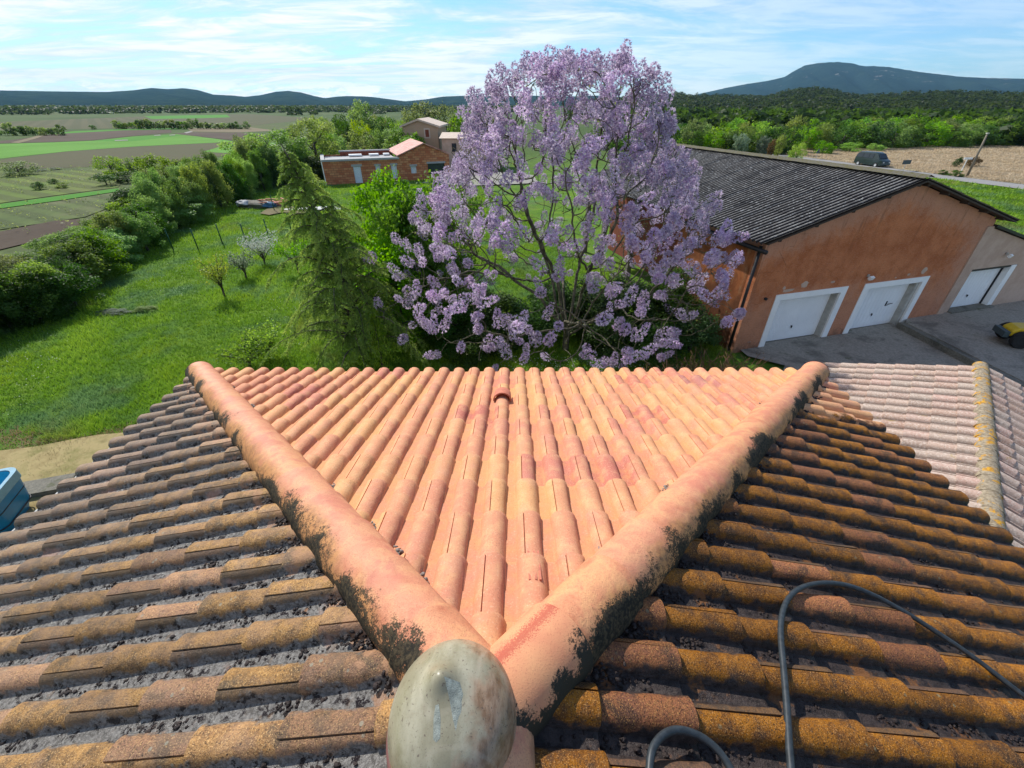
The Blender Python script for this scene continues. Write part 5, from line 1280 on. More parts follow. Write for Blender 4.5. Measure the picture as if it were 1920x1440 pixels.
for i in range(4200):       # plain on the left, in rough lines
    az = r_.uniform(-48, 2); d = r_.choice([520, 700, 950, 1300, 1800, 2300]) * r_.uniform(.93, 1.1)
    if d < 650 and (math.sin(az * .9) > -.35 or az < -26): continue
    if math.sin(az * 1.7 + d * .01) < -.8: continue
    it.append((math.sin(R(az)) * d, math.cos(R(az)) * d, -.5, d * .007 + r_.uniform(4, 8), r_.uniform(4.5, 8)))
crowd('plain_woodland', it, M['leaf_far'], 3, 30, 'far strips of woodland across the plain below the blue hills')
mida = np.array([a for a, e in mid]); mide = np.array([max(.05, e - .28) for a, e in mid]); it = []
for i in range(3300):
    az = r_.uniform(8, 60); t = r_.uniform(0, 1.02) ** .7; d = 330 + t * 620
    if 16 < az < 27 and .18 < t < .34: continue
    e = np.interp(az, mida, mide); z = (math.tan(R(e)) * 950 + H) * max(0, (d - 330) / 620) ** 1.3
    it.append((math.sin(R(az)) * d, math.cos(R(az)) * d, z - 1.5, r_.uniform(7, 12), r_.uniform(5, 8)))
crowd('hill_woodland', it, M['leaf_hill'], 5, 36, 'oak woodland covering the low hill on the right')
it = []
for i in range(1900):
    az = r_.uniform(12, 62); d = r_.uniform(150, 345)
    if 16 < az < 27 and 235 < d < 300: continue
    it.append((math.sin(R(az)) * d, math.cos(R(az)) * d, -.5, r_.uniform(5.5, 9), r_.uniform(4.5, 6.6)))
crowd('woodland', it, M['leaf_far'], 6, 60, 'dense oak woodland behind the first row of trees on the right')
for i in range(78):
    t = i / 77.; x = 1130 + t * 900; base = gp(x, 289 - 9 * max(0, (x - 1500) / 420) if x > 1290 else 280)
    row = i % 3; y = base.y + row * 4.5 + rh.uniform(-1.5, 1.5)
    k = rh.choice(['m_dark', 'm_mid', 'm_dark', 'm_pale', 'm_mid', 'm_olive', 'm_bright']); cn = CN[k[2:]]; side = 'behind the barn' if x < 1560 else 'right of the van'
    place_px('oak_tree', k, x + rh.uniform(-8, 8), rh.uniform(228, 244) - row * 7 - (6 if x > 1500 else 0), y + (8 if x > 1500 else 0), rh.uniform(44, 66), cn + ' tree along the wood edge beyond the dry meadow, ' + side, 'tree', cn + ' trees along the wood edge ' + side)
mg = [('m_olive', 1308, 218, 88, 46, 'bare looking olive tree beside the far end of the barn roof', 'tree'), ('m_bright', 1340, 243, 86, 40, 'bright green bush above the barn ridge', 'bush'), ('m_silver', 1392, 247, 84, 34, 'grey green small tree above the barn ridge', 'tree'),
 ('m_silver', 1437, 252, 84, 26, 'small pale green tree in the dry meadow', 'tree'), ('m_brown', 1452, 258, 82, 14, 'small brown shrub at the meadow edge', 'shrub'), ('m_olive', 1470, 250, 84, 22, 'thin olive tree at the meadow edge', 'tree'), ('m_yellow', 1503, 265, 75, 32, 'yellow green bush beside the road above the barn ridge', 'bush'),
 ('m_bright', 1550, 262, 88, 40, 'low bright green bush at the edge of the dry meadow', 'bush'), ('m_pale', 1600, 266, 92, 40, 'pale green scrub in the dry meadow left of the pole', 'bush'), ('m_pale', 1645, 268, 94, 34, 'pale scrub clump behind the parked van', 'bush'), ('m_bright', 1695, 268, 100, 30, 'small bright bush far in the dry meadow', 'bush'),
 ('mb_dark', 1772, 318, 60, 20, 'dark low bush left of the signpost', 'bush'), ('mb_dark', 1797, 318, 58.5, 24, 'dark low bush behind the signpost', 'bush'), ('mb_dark', 1803, 293, 68, 18, 'round dark bush behind the utility pole', 'bush'), ('mb_brown', 1832, 292, 68, 30, 'flat brown bramble right of the round dark bush', 'bush')]
for k, x, yt, Y, wpx, lb, ct in mg: place_px('meadow_' + ct, k, x, yt, Y, wpx, lb, ct)

# --- vines: rows of small stocks with stakes, too many to count
def vines():
    V = []; F = []; Vl = []
    r_ = np.random.default_rng(2); mb = MB(); P = []
    ax_ = Vector((math.sin(R(-62)), math.cos(R(-62)), 0)); ay_ = Vector((-ax_.y, ax_.x, 0))
    c0 = gp(100, 385)
    for a in np.arange(-45, 60, 2.3):
        for b in np.arange(-60, 60, 1.25):
            p = c0 + ay_ * a + ax_ * b; x, y, d = proj((p.x, p.y, 0))
            if not (-60 < x < 236 and 318 < y < 440) or (y > 350 and x > 225 - (y - 350)) or (370 - x * .09 < y < 392 - x * .12): continue
            P.append((p.x + r_.normal(0, .06), p.y + r_.normal(0, .06)))
    P = np.array(P); n = len(P)
    k = 7; Q = np.repeat(P, k, 0); Q = np.concatenate([Q + r_.normal(0, .13, Q.shape), r_.uniform(.05, .6, (n * k, 1))], 1)
    V, F = leaf_quads(Q, r_.normal(size=Q.shape), .085, .5, r_); t = np.repeat(r_.uniform(0, 1, n * k), 4)
    tag(obj('vine_rows', mesh_np('vine_rows', V, F, M['leaf_olive'], False, {'tint': t})), 'rows of low vines with thin stakes in the field on the left', 'vines', None, 'stuff')
vines()
# fence of thin green posts across the lawn
M['post_green'] = plain('green_steel_post', (.012, .075, .035), .5, .1)
fp = [(325, 468), (372, 468), (418, 458), (463, 458), (505, 447), (547, 435), (588, 425), (628, 416), (668, 408)]
pr = MB(); pr.tube([(0, 0, 0), (0, 0, 1.22)], .035, 6); pr.box((0, 0, 1.23), (.07, .07, .03)); pm = pr.mesh('fence_post', M['post_green'], True)
nm_ = ['nearest the hedgerow', 'second from the hedgerow', 'third from the hedgerow', 'left of the white blossom tree', 'right of the white blossom tree', 'next to the yellow flowers', 'just left of the conifer', 'half hidden by the conifer', 'hidden behind the conifer']
for q, nm in zip(fp, nm_):
    p = gp(*q); tag(obj('fence_post', pm, None, p), 'thin dark green steel fence post on the lawn, ' + nm, 'fence post', 'green fence posts crossing the lawn')
for q, nm in zip([(515, 396), (553, 392), (577, 388)], ['left one beside the rubbish pile', 'middle one beside the trodden path', 'right one nearest the brick house']):
    p = gp(*q); tag(obj('fence_post', pm, None, p), 'thin green fence post of the far group, ' + nm, 'fence post', 'far green fence posts')
# rubbish pile by the hedgerow end
M['blue_tarp'] = plain('blue_tarp', (.06, .16, .26), .5, .3, 2); M['white_sheet'] = plain('pale_sheeting', (.36, .37, .37), .6, .3, 3)
rp = gp(487, 388); heap = empty('rubbish_heap', rp, 'heap of rubble with pale car like lump, red boards and blue tarpaulin by the hedgerow', 'heap')
def blob(name, c, s_, mat, parent, seed):
    bm = bmesh.new(); bmesh.ops.create_icosphere(bm, subdivisions=3, radius=1); q = random.Random(seed)
    ph = [q.uniform(0, 6) for _ in range(6)]
    for v in bm.verts:
        k = 1 + .16 * math.sin(v.co.x * 4 + ph[0]) * math.sin(v.co.y * 5 + ph[1]) + .12 * math.sin(v.co.z * 6 + ph[2] + v.co.x * 3)
        v.co = Vector((v.co.x * s_[0] * k, v.co.y * s_[1] * k, max(-.2, v.co.z) * s_[2] * k)) + Vector(c)
    me = bpy.data.meshes.new(name); bm.to_mesh(me); bm.free(); me.materials.append(mat); return obj(name, me, parent)
blob('rubble', (0, 0, .1), (1.7, .9, .45), M['kerb'], heap, 1); blob('sheeting', (-1.1, -.5, .35), (.6, .4, .3), M['white_sheet'], heap, 2); blob('tarpaulin', (1.1, -.5, .2), (.6, .45, .3), M['blue_tarp'], heap, 3)
mb = MB()
for i in range(9): mb.box((random.uniform(-1, 2.4), random.uniform(-.7, .5), .42 + random.uniform(0, .25)), (1.0, .12, .06), Matrix.Rotation(random.uniform(-.8, .8), 3, 'Z') @ Matrix.Rotation(random.uniform(-.3, .3), 3, 'Y'))
mb.build('board', M['tile_red'], heap)
ps = gp(590, 392); blob_o = empty('plastic_sheet', ps, 'crumpled pale plastic sheet lying on the earth near the far posts', 'sheet'); blob('sheet', (0, 0, .02), (2.6, .8, .14), M['white_sheet'], blob_o, 6); blob('fold', (-1.5, -.5, .02), (1.6, .4, .1), M['white_sheet'], blob_o, 7)
# grassy hump and yellow flowers on the lawn
hp = gp(275, 583); hmp = empty('brush_pile', hp, 'low pile of dry cut twigs on the lawn', 'brush pile'); 
c = obj('twigs', KINDS['near_olive'][0][0], hmp); c.scale = (1.2, .8, .22)
c = obj('twigs', KINDS['near_silver'][1][0], hmp, (-1.2, -.2, 0)); c.scale = (1.7, .9, .14)
yf_ = gp(529, 431); q_ = empty('yellow_flowers', yf_, 'small patch of bright yellow flowers beyond the fence posts', 'flowers'); c = obj('blossom', KINDS['mb_yellow'][0][0], q_); c.scale = (.9, .6, .14)
# --- small fruit trees on the lawn
def sapling(name, base, h_, w_, mat, label, seed, leaf=.05, nb=9, per=60, cat='tree', leafp='blossom'):
    q = random.Random(seed); root = empty(name, base, label, cat); mb = MB(); P = []
    mb.tube([(0, 0, 0), (.03, .02, h_ * .3)], [.05, .04], 6)
    for i in range(nb):
        a = 2 * math.pi * i / nb + q.uniform(-.4, .4); r = w_ * .5 * q.uniform(.5, 1.05); zt = h_ * q.uniform(.6, 1.0)
        pts = [Vector((.03, .02, h_ * q.uniform(.12, .3)))]; 
        for k in (1, 2, 3, 4): t = k / 4; pts.append(Vector((math.cos(a) * r * t, math.sin(a) * r * t, pts[0].z + (zt - pts[0].z) * t ** .8)) + Vector((q.uniform(-.05, .05), q.uniform(-.05, .05), 0)))
        mb.tube(pts, [.025, .02, .015, .011, .006], 5)
        for k in range(per): t = q.uniform(.4, 1.05) * 4; i0 = min(3, int(t)); v = pts[i0].lerp(pts[i0 + 1], t - i0); P.append(tuple(v + Vector((q.gauss(0, .08), q.gauss(0, .08), q.gauss(0, .07))) * w_))
    mb.build('trunk', M['bark'], root, True); P = np.array(P); r_ = np.random.default_rng(seed); V, F = leaf_quads(P, r_.normal(size=P.shape) + [0, 0, .5], leaf, .7, r_)
    obj(leafp, mesh_np(leafp, V, F, M[mat], False, {'tint': np.repeat(r_.uniform(0, 1, len(P)), 4)}), root)
sapling('blossom_tree', gp(497, 496), 1.75, 1.9, 'leaf_white', 'small tree covered in white blossom on the lawn, larger of the two', 3, .045, 12, 95)
sapling('blossom_tree', gp(462, 522), 1.3, 1.2, 'leaf_silver', 'smaller pale blossoming sapling between the yellow green sapling and the white tree', 4, .045, 10, 80)
sapling('fruit_tree', gp(422, 558), 2.1, 1.2, 'leaf_yellow', 'slender young tree with yellow green leaves in front of the blossom trees', 5, .042, 12, 80, leafp='leaves')
sapling('young_tree', gp(560, 512), 1.9, 1.6, 'leaf_bright', 'thin leafy sapling just left of the conifer', 6, .045, 9, 90, leafp='leaves')
sapling('garden_shrub', gp(505, 672), 1.2, 1.8, 'leaf_mid', 'thin twiggy shrub with new leaves behind the roof edge, at the conifer foot', 7, .04, 14, 90, 'shrub', 'leaves')
sapling('garden_shrub', gp(470, 690), 1.1, 1.7, 'leaf_mid', 'thin twiggy shrub with new leaves peeking over the left end of the roof edge', 8, .04, 14, 90, 'shrub', 'leaves')

# --- weeping conifer
def cedar(base, top, rmax):
    r_ = np.random.default_rng(17); root = empty('weeping_conifer', base, 'tall conifer with arching branches and drooping light green tips behind the roof', 'tree')
    hgt = top; mb = MB(); lean = Vector((-.012, 0, 0))
    mb.tube([Vector((lean.x * z * z * 2, 0, z)) for z in np.linspace(0, hgt, 9)], list(np.linspace(.12, .012, 9)), 8)
    P = []; Nn = []; T = []; nbr = 112
    twigs = MB()
    for i in range(nbr):
        t = (i + .5) / nbr; z0 = .15 + (hgt - .35) * t ** 1.02; a = i * 2.39996 + r_.uniform(-.3, .3)
        L_ = rmax * (1 - t) ** .80 * (r_.uniform(.50, 1.12) if i % 6 else r_.uniform(1.15, 1.35)) + .14
        d = Vector((math.cos(a), math.sin(a), 0)); sd_ = Vector((-d.y, d.x, 0)); rise = r_.uniform(.30, .62) * (1 - .4 * t)
        pts = []
        for k in range(9):
            s_ = k / 8; pts.append(Vector((lean.x * z0 * z0 * 2, 0, z0)) + d * (L_ * s_) + Vector((0, 0, L_ * (rise * math.sin(s_ * 2.3) * .85 - .30 * s_ ** 3))) + sd_ * (.06 * math.sin(s_ * 3 + i)) * L_)
        twigs.tube(pts, list(np.linspace(.022 + .018 * (1 - t), .004, 9)), 4)
        nt_ = int(12 + L_ * 20)
        for j in range(nt_):
            s_ = r_.uniform(.12, 1.0); k = min(7, int(s_ * 8)); b0 = pts[k].lerp(pts[k + 1], s_ * 8 - k)
            side = 1 if j % 2 else -1; lt = (.16 + .30 * (1 - s_)) * r_.uniform(.6, 1.3) * min(1, L_ * .8 + .25)
            dd = (sd_ * side * r_.uniform(.5, 1) + d * r_.uniform(.3, .9)).normalized()
            nn = int(12 + lt * 55); tt = np.linspace(.05, 1, nn)
            pp = np.array(b0)[None] + np.array(dd)[None] * (lt * tt)[:, None] + np.array([0, 0, -1])[None] * (lt * .85 * tt ** 2)[:, None]
            pp += r_.normal(0, .012, pp.shape); P.append(pp); nv = np.array(dd)[None] * .3 + r_.normal(size=(nn, 3)); Nn.append(nv); T.append(np.clip(-.05 + .55 * s_ + .35 * tt + r_.normal(0, .10, nn), 0, 1))
    P = np.concatenate(P); Nn = np.concatenate(Nn); T = np.concatenate(T)
    n = len(P); dn = r_.normal(size=(n, 3)) * .7 + np.array([0, 0, -.8]); dn /= np.linalg.norm(dn, axis=1, keepdims=True)
    sdv = np.cross(dn, Nn); sdv /= np.linalg.norm(sdv, axis=1, keepdims=True) + 1e-9
    ln = r_.uniform(.045, .085, (n, 1)); wd_ = .0125
    V = np.stack([P - sdv * wd_, P + sdv * wd_, P + dn * ln], 1).reshape(-1, 3); F = (np.arange(n) * 3)[:, None] + np.array([[0, 1, 2]])
    mb.build('trunk', M['bark'], root, True); twigs.build('branches', M['bark'], root, True)
    obj('needles', mesh_np('needles', V, F, M['needle'], False, {'tint': np.repeat(T, 3)}), root)
    return n
cb = gp(688, 674); ncd = cedar(cb, 6.65, 2.55)
# small conifer in front of it
def small_conifer(base, hgt, rr, label):
    r_ = np.random.default_rng(5); root = empty('small_conifer', base, label, 'tree'); P = []; tw = MB()
    tw.tube([(0, 0, 0), (0, 0, hgt)], [.05, .01], 6)
    for i in range(46):
        t = i / 46; z0 = .1 + (hgt - .1) * t; a = i * 2.4; L_ = rr * (1 - t) ** .7 + .1; d = np.array([math.cos(a), math.sin(a), 0.])
        for q in range(60):
            s_ = r_.uniform(.1, 1); P.append(np.array([0, 0, z0]) + d * L_ * s_ + np.array([0, 0, L_ * (.4 * s_ - .65 * s_ ** 2)]) + r_.normal(0, .05, 3) - np.array([0, 0, r_.uniform(0, .12)]))
    P = np.array(P); n = len(P); dn = r_.normal(size=(n, 3)) * .5 + np.array([0, 0, -1]); sdv = np.cross(dn, r_.normal(size=(n, 3))); sdv /= np.linalg.norm(sdv, axis=1, keepdims=True)
    V = np.stack([P - sdv * .012, P + sdv * .012, P + dn * .07], 1).reshape(-1, 3); F = (np.arange(n) * 3)[:, None] + np.array([[0, 1, 2]])
    tw.build('trunk', M['bark'], root, True); obj('needles', mesh_np('needles', V, F, M['needle'], False, {'tint': np.repeat(r_.uniform(.4, 1, n), 3)}), root)
sc_ = gp(722, 690); small_conifer((sc_.x, sc_.y - .2, 0), 2.35, .75, 'small drooping conifer in front of the tall conifer trunk')
# --- bright green trees behind the conifer
for x, yt, Y, wpx, lb, k in ((722, 298, 17.4, 190, 'bright green young tree with upright plumes right behind the conifer', 'tree_bright'), (760, 340, 16.6, 190, 'bright green bushy tree between the conifer and the flowering tree', 'tree_bright'), (815, 318, 18.0, 190, 'bright green tree whose right side passes behind the purple flowers', 'tree_bright'), (690, 395, 18.6, 110, 'lower bright green tree at the conifer flank', 'near_bright'), (735, 440, 15.2, 190, 'bright green bush filling the gap between the conifer and the flowering tree', 'near_bright'), (800, 440, 15.6, 190, 'low bright green bush behind the left branches of the flowering tree', 'near_bright')):
    place_px('young_tree', k, x, yt, Y, wpx, lb, 'tree')

# --- the purple flowering tree: space colonisation skeleton
TB = np.array([1.95, 13.7, 0.])
def env_r(z):
    return np.interp(z, [1.2, 2.2, 3.1, 3.9, 4.7, 5.4, 6.1, 6.8, 7.6, 8.1, 8.4], [4.1, 4.9, 5.1, 4.75, 4.25, 3.7, 3.2, 2.75, 2.25, 1.85, .8])
def env_c(z): return np.interp(z, [0, 3.2, 4.1, 5, 5.6, 6.5, 7.4, 8.0, 8.4], [1.6, 1.3, 1.42, 1.6, 1.55, 1.4, 1.4, 1.5, 1.9])
def flower_tree():
    r_ = np.random.default_rng(4); At = []
    while len(At) < 2200:
        z = r_.uniform(1.5, 8.4); a = r_.uniform(0, 2 * math.pi); Rr = env_r(z); u = r_.uniform(0, 1)
        q = math.sqrt(r_.uniform(.0, 1)) if u < .32 else r_.uniform(.80, 1.02)
        q *= 1 + .07 * math.sin(a * 5 + z * 1.3) + .05 * math.sin(a * 11 + z * 3)
        y = 13.2 + math.sin(a) * Rr * q * .95; x = env_c(z) + math.cos(a) * Rr * q * 1.03
        if y < 8.0: continue
        if z < 2.6 and q < .6: continue
        if r_.random() > (.45 + .55 * z / 8.7): continue
        # the barn stands in the way on the right
        s_ = (x - B0.x) * bd.x + (y - B0.y) * bd.y; tt = (x - B0.x) * bn.x + (y - B0.y) * bn.y
        if s_ > s0 - .25 and tt > -.3 and z < 4.6: continue
        At.append((x, y, z))
    At = np.array(At); alive = np.ones(len(At), bool)
    nodes = [TB, TB + [0, 0, .3], TB + [0, 0, .6], TB + [.02, 0, .9]]; par = [-1, 0, 1, 2]
    # main limbs
    for i in range(9):
        a = i * 2 * math.pi / 9 + .3; el = r_.uniform(.75, 1.25) if i % 2 else r_.uniform(.35, .65); p = 3 if i % 3 else 2
        for k in range(5):
            dirv = np.array([math.cos(a) * math.cos(el), math.sin(a) * math.cos(el), math.sin(el)]); el = min(1.45, el + .10)
            nodes.append(nodes[p] + dirv * .30); par.append(p); p = len(nodes) - 1
    nodes = [np.array(n, float) for n in nodes]; NP = np.array(nodes); step = .20
    best = np.full(len(At), 1e9); bi = np.zeros(len(At), int); done = 0
    for it_ in range(75):
        new = NP[done:]; ids = np.arange(done, len(NP))
        if len(new):
            D = np.linalg.norm(At[:, None] - new[None], axis=2); j = D.argmin(1); dm = D[np.arange(len(At)), j]; up_ = dm < best; best[up_] = dm[up_]; bi[up_] = ids[j[up_]]
        done = len(NP); alive &= best > .22
        use = alive & (best < 3.2)
        if not use.any(): break
        uniq = np.unique(bi[use]); add = []; pa = []
        for n_ in uniq:
            sel = use & (bi == n_); v = At[sel] - NP[n_]; v /= np.linalg.norm(v, axis=1, keepdims=True); d = v.mean(0) + np.array([0, 0, .10]) + r_.normal(0, .12, 3); d /= np.linalg.norm(d) + 1e-9
            add.append(NP[n_] + d * step); pa.append(n_)
        NP = np.concatenate([NP, np.array(add)]); par += pa
        if len(NP) > 13000: break
    par = np.array(par); n = len(NP); nch = np.zeros(n, int)
    for i in range(1, n): nch[par[i]] += 1
    rad = np.zeros(n); 
    order = np.arange(n - 1, 0, -1); rad2 = np.zeros(n)
    tip = nch == 0; rad2[tip] = .0075 ** 2.4
    for i in order: rad2[par[i]] += rad2[i]
    rad = np.minimum(rad2 ** (1 / 2.4), .20)
    # tubes: one 5-sided segment ring per node, each node linked to its parent
    k = 5; ang = np.arange(k) * 2 * math.pi / k
    dirs = np.zeros((n, 3)); dirs[1:] = NP[1:] - NP[par[1:]]; dirs[0] = (0, 0, 1); dirs /= np.linalg.norm(dirs, axis=1, keepdims=True) + 1e-9
    ref = np.where(np.abs(dirs[:, 2:3]) > .9, np.array([[1., 0, 0]]), np.array([[0, 0, 1.]])); u = np.cross(dirs, ref); u /= np.linalg.norm(u, axis=1, keepdims=True); v = np.cross(dirs, u)
    ring = lambda c, r0: c[:, None, :] + (u[:, None] * np.cos(ang)[None, :, None] + v[:, None] * np.sin(ang)[None, :, None]) * r0[:, None, None]
    i_ = np.arange(1, n); prad = np.minimum(rad[par[i_]], rad[i_] * 1.35)
    P_ = NP[par[i_]]; Rg0 = P_[:, None, :] + (u[i_][:, None] * np.cos(ang)[None, :, None] + v[i_][:, None] * np.sin(ang)[None, :, None]) * prad[:, None, None]
    Rg1 = NP[i_][:, None, :] + (u[i_][:, None] * np.cos(ang)[None, :, None] + v[i_][:, None] * np.sin(ang)[None, :, None]) * rad[i_][:, None, None]
    V = np.concatenate([Rg0, Rg1], 1).reshape(-1, 3); m_ = len(i_); b = np.arange(m_)[:, None] * (2 * k); F = []
    for q in range(k): F.append(b + np.array([[q, (q + 1) % k, k + (q + 1) % k, k + q]]))
    F = np.concatenate(F)
    return NP, par, tip, dirs, V - TB, F, rad
NP, par, tip, dirs, Vt, Ft, rad = flower_tree()
root = empty('flowering_tree', tuple(TB), 'large tree covered in upright purple flower clusters with bare dark branches', 'tree')
m = N('flowering_tree_bark', .9, .15); c = m.mix(m.mr(m.noise(7, 5, .7), .4, .62), (.062, .056, .036), (.15, .135, .095)); m.col(c); m.bump(m.noise(30, 4), .6, .02); M['bark2'] = m.m
obj('trunk', mesh_np('trunk', Vt, Ft, M['bark2'], True), root)
m = N('purple_petals', .6, .2); t = m.attr('tint'); c = m.ramp(t, [(0, (.30, .17, .34)), (.3, (.52, .37, .58)), (.65, (.72, .57, .77)), (1, (.92, .84, .91))])
r = m.rnd(); c = m.hsv(c, m.mr(r, 0, 1, .488, .51, False), m.mr(m.m_('FRACT', m.m_('MULTIPLY', r, 5.7)), 0, 1, .85, 1.1, False), m.mr(m.m_('FRACT', m.m_('MULTIPLY', r, 3.3)), 0, 1, .8, 1.15, False)); m.col(c)
tr = m.n('ShaderNodeBsdfTranslucent'); m.set(tr.inputs[0], c); mx = m.n('ShaderNodeMixShader'); mx.inputs[0].default_value = .45; m.t.links.new(m.b.outputs[0], mx.inputs[1]); m.t.links.new(tr.outputs[0], mx.inputs[2]); m.t.links.new(mx.outputs[0], m.out.inputs[0]); M['petal'] = m.m
def panicle(seed, nf, lobes=4, L_=.36, Wd=.108):
    """upright cluster of trumpet flowers, base at origin, axis +z"""
    r_ = np.random.default_rng(seed); V = []; F = []; T = []
    for i in range(nf):
        t = (i + .5) / nf; z = L_ * t; a = i * 2.39996 + r_.uniform(-.4, .4); rr = Wd * (math.sin(math.pi * min(1, t * .85 + .18)) ** .7) * r_.uniform(.65, 1.1)
        c_ = np.array([math.cos(a) * rr * .35, math.sin(a) * rr * .35, z]); o = np.array([math.cos(a), math.sin(a), r_.uniform(-.75, .15)]); o /= np.linalg.norm(o)
        u = np.cross(o, [0, 0, 1.]); u /= np.linalg.norm(u); v = np.cross(o, u); ln = r_.uniform(.05, .075)
        m_ = c_ + o * (rr * .5); b = len(V); V.append(m_); T.append(.05 + r_.uniform(0, .25)); R1 = .017; R2 = r_.uniform(.040, .056); tt = r_.uniform(.25, .8)
        for q in range(lobes): an = q * 2 * math.pi / lobes; V.append(m_ + o * ln * .75 + (u * math.cos(an) + v * math.sin(an)) * R1); T.append(tt)
        for q in range(lobes): an = (q + .5) * 2 * math.pi / lobes; V.append(m_ + o * ln * 1.0 + (u * math.cos(an) + v * math.sin(an)) * R2); T.append(min(1, tt + .3))
        for q in range(lobes):
            q1 = (q + 1) % lobes; F.append((b, b + 1 + q, b + 1 + q1)); F.append((b + 1 + q, b + 1 + lobes + q, b + 1 + q1))
    return np.array(V), np.array(F), np.array(T)
pan_hi = [panicle(i, 52, 5, L_) for i, L_ in enumerate((.36, .46, .56, .26))]; pan_m = [mesh_np('flower_cluster', V, F, M['petal'], False, {'tint': T}) for V, F, T in pan_hi]
pan_lo = [panicle(20 + i, 40, 4, L_) for i, L_ in enumerate((.36, .48, .28))]
r_ = np.random.default_rng(9); tips = np.where(tip)[0]; tips = tips[NP[tips, 2] > 1.3]; spots = []
rr_t = lambda p: math.hypot((p[0] - env_c(p[2])) / (env_r(p[2]) * 1.03), (p[1] - 13.2) / (env_r(p[2]) * .95))
for i in tips:
    p = NP[i]; q = rr_t(p); out = q > .72 or p[2] > 7.4
    if not out and r_.random() > (.16 if p[2] < 6 else .5): continue
    if p[2] < 5.5 and r_.random() > .88: continue
    if p[2] < 3.4 and r_.random() > .72: continue
    nclu = 1 + (r_.random() < .42) + (r_.random() < .12)
    for k in range(nclu):
        d = dirs[i] * .5 + np.array([0, 0, .75 if p[2] > 4 else .45]) + r_.normal(0, .28, 3); d /= np.linalg.norm(d)
        spots.append((p + (r_.normal(0, .085, 3) if k else 0), d, r_.uniform(.70, 1.15) * (1.0 if p[2] > 4 else .9)))
x_, y_, d_ = 0, 0, 0
spots.sort(key=lambda s: (s[0][1]) - .25 * s[0][2])
def pmat(p, d, s_):
    q = Vector(d).to_track_quat('Z', 'Y').to_matrix().to_4x4(); m4 = Matrix.Translation(Vector(p)) @ q @ Matrix.Rotation(r_.uniform(0, 6.28), 4, 'Z') @ Matrix.Scale(s_, 4); return m4
for (p, d, s_) in spots[:300]:
    o = bpy.data.objects.new('flower_cluster', pan_m[r_.integers(4)]); C.objects.link(o); o.parent = root; o.matrix_local = pmat(p - TB, d, s_)
Vs = []; Fs = []; Ts = []; n = 0
for (p, d, s_) in spots[300:]:
    V, F, T = pan_lo[r_.integers(3)]; m4 = np.array(pmat(p - TB, d, s_ * 1.05)); W = V @ m4[:3, :3].T + m4[:3, 3]; Vs.append(W); Fs.append(F + n); Ts.append(np.clip(T + r_.uniform(-.15, .15), 0, 1)); n += len(V)
tag(obj('more_flower_clusters', mesh_np('more_flower_clusters', np.concatenate(Vs), np.concatenate(Fs), M['petal'], False, {'tint': np.concatenate(Ts)}), root), kind='stuff')
print('paulownia nodes', len(NP), 'tips', len(tips), 'clusters', len(spots), 'cedar needles', ncd)
# fresh leaf buds on the branches
ii = r_.choice(np.where(rad < .03)[0], 2600); P = NP[ii] - TB + r_.normal(0, .05, (2600, 3)); V, F = leaf_quads(P, r_.normal(size=P.shape), .030, .5, r_)
tag(obj('leaf_buds', mesh_np('leaf_buds', V, F, M['leaf_olive'], False, {'tint': np.repeat(r_.uniform(0, 1, len(P)), 4)}), root), kind='stuff')
# --- dark shrubs under and beside it, brambles at the barn corner
us = [(-2.0, 14.0, 2.6, 1.7), (-.6, 14.6, 2.8, 2.0), (.6, 14.4, 2.6, 1.7), (2.9, 14.9, 2.7, 2.2), (4.2, 14.7, 2.8, 2.5), (5.5, 14.3, 2.7, 2.4), (6.4, 13.6, 2.2, 1.8), (3.6, 13.6, 2.2, 1.5), (5.0, 13.2, 2.2, 1.5), (-1.2, 13.2, 2.2, 1.3), (6.2, 15.6, 2.4, 2.6), (1.7, 15.6, 2.8, 2.0)]
for (x, y, w_, h_) in us: place('understorey_shrub', 'near_dark', (x, y, 0), w_ * 1.1, h_, 'dark evergreen shrub in the shade under the purple flowering tree', 'shrub', 'dark shrubs under the flowering tree')
def bramble(base, n_, w_, label):
    root = empty('dry_bramble', base, label, 'bramble'); mb = MB(); P = []; q = random.Random(int(abs(base[0]) * 100))
    for i in range(n_):
        a = q.uniform(0, 6.28); r0 = Vector((q.uniform(-.5, .5) * w_, q.uniform(-.5, .5) * w_, 0)); L_ = q.uniform(.5, 1.1); d = Vector((math.cos(a), math.sin(a), 0))
        pts = [r0 + d * L_ * t * .6 + Vector((0, 0, L_ * (1.3 * t - .5 * t * t))) for t in (0, .35, .7, 1)]; mb.tube(pts, [.010, .008, .007, .004], 4)
        for k in range(16): t = q.uniform(.3, 1) * 3; i0 = min(2, int(t)); P.append(tuple(pts[i0].lerp(pts[i0 + 1], t - i0) + Vector((q.gauss(0, .05), q.gauss(0, .05), q.gauss(0, .05)))))
    mb.build('stems', M['dry_stem'], root, True); P = np.array(P); V, F = leaf_quads(P, np.random.default_rng(1).normal(size=P.shape), .022, .5); obj('leaves', mesh_np('leaves', V, F, M['leaf_brown'], False, {'tint': np.repeat(np.random.default_rng(1).uniform(0, 1, len(P)), 4)}), root)
M['dry_stem'] = plain('dry_stem', (.20, .10, .065), .9, .3, 5)
for (x, y, w_, lb) in ((5.3, 11.2, 1.3, 'reddish brown dry bramble left of the barn corner'), (6.3, 11.7, 1.2, 'tall dry bramble in front of the barn side wall'), (6.6, 10.5, 1.2, 'dry bramble just above the roof edge near the yard'), (7.3, 11.6, .9, 'dry bramble at the concrete edge below the red pot'), (4.4, 10.3, 1.1, 'thin dry bramble in the shade near the middle of the roof edge')): bramble((x, y, 0), 46, w_, lb)

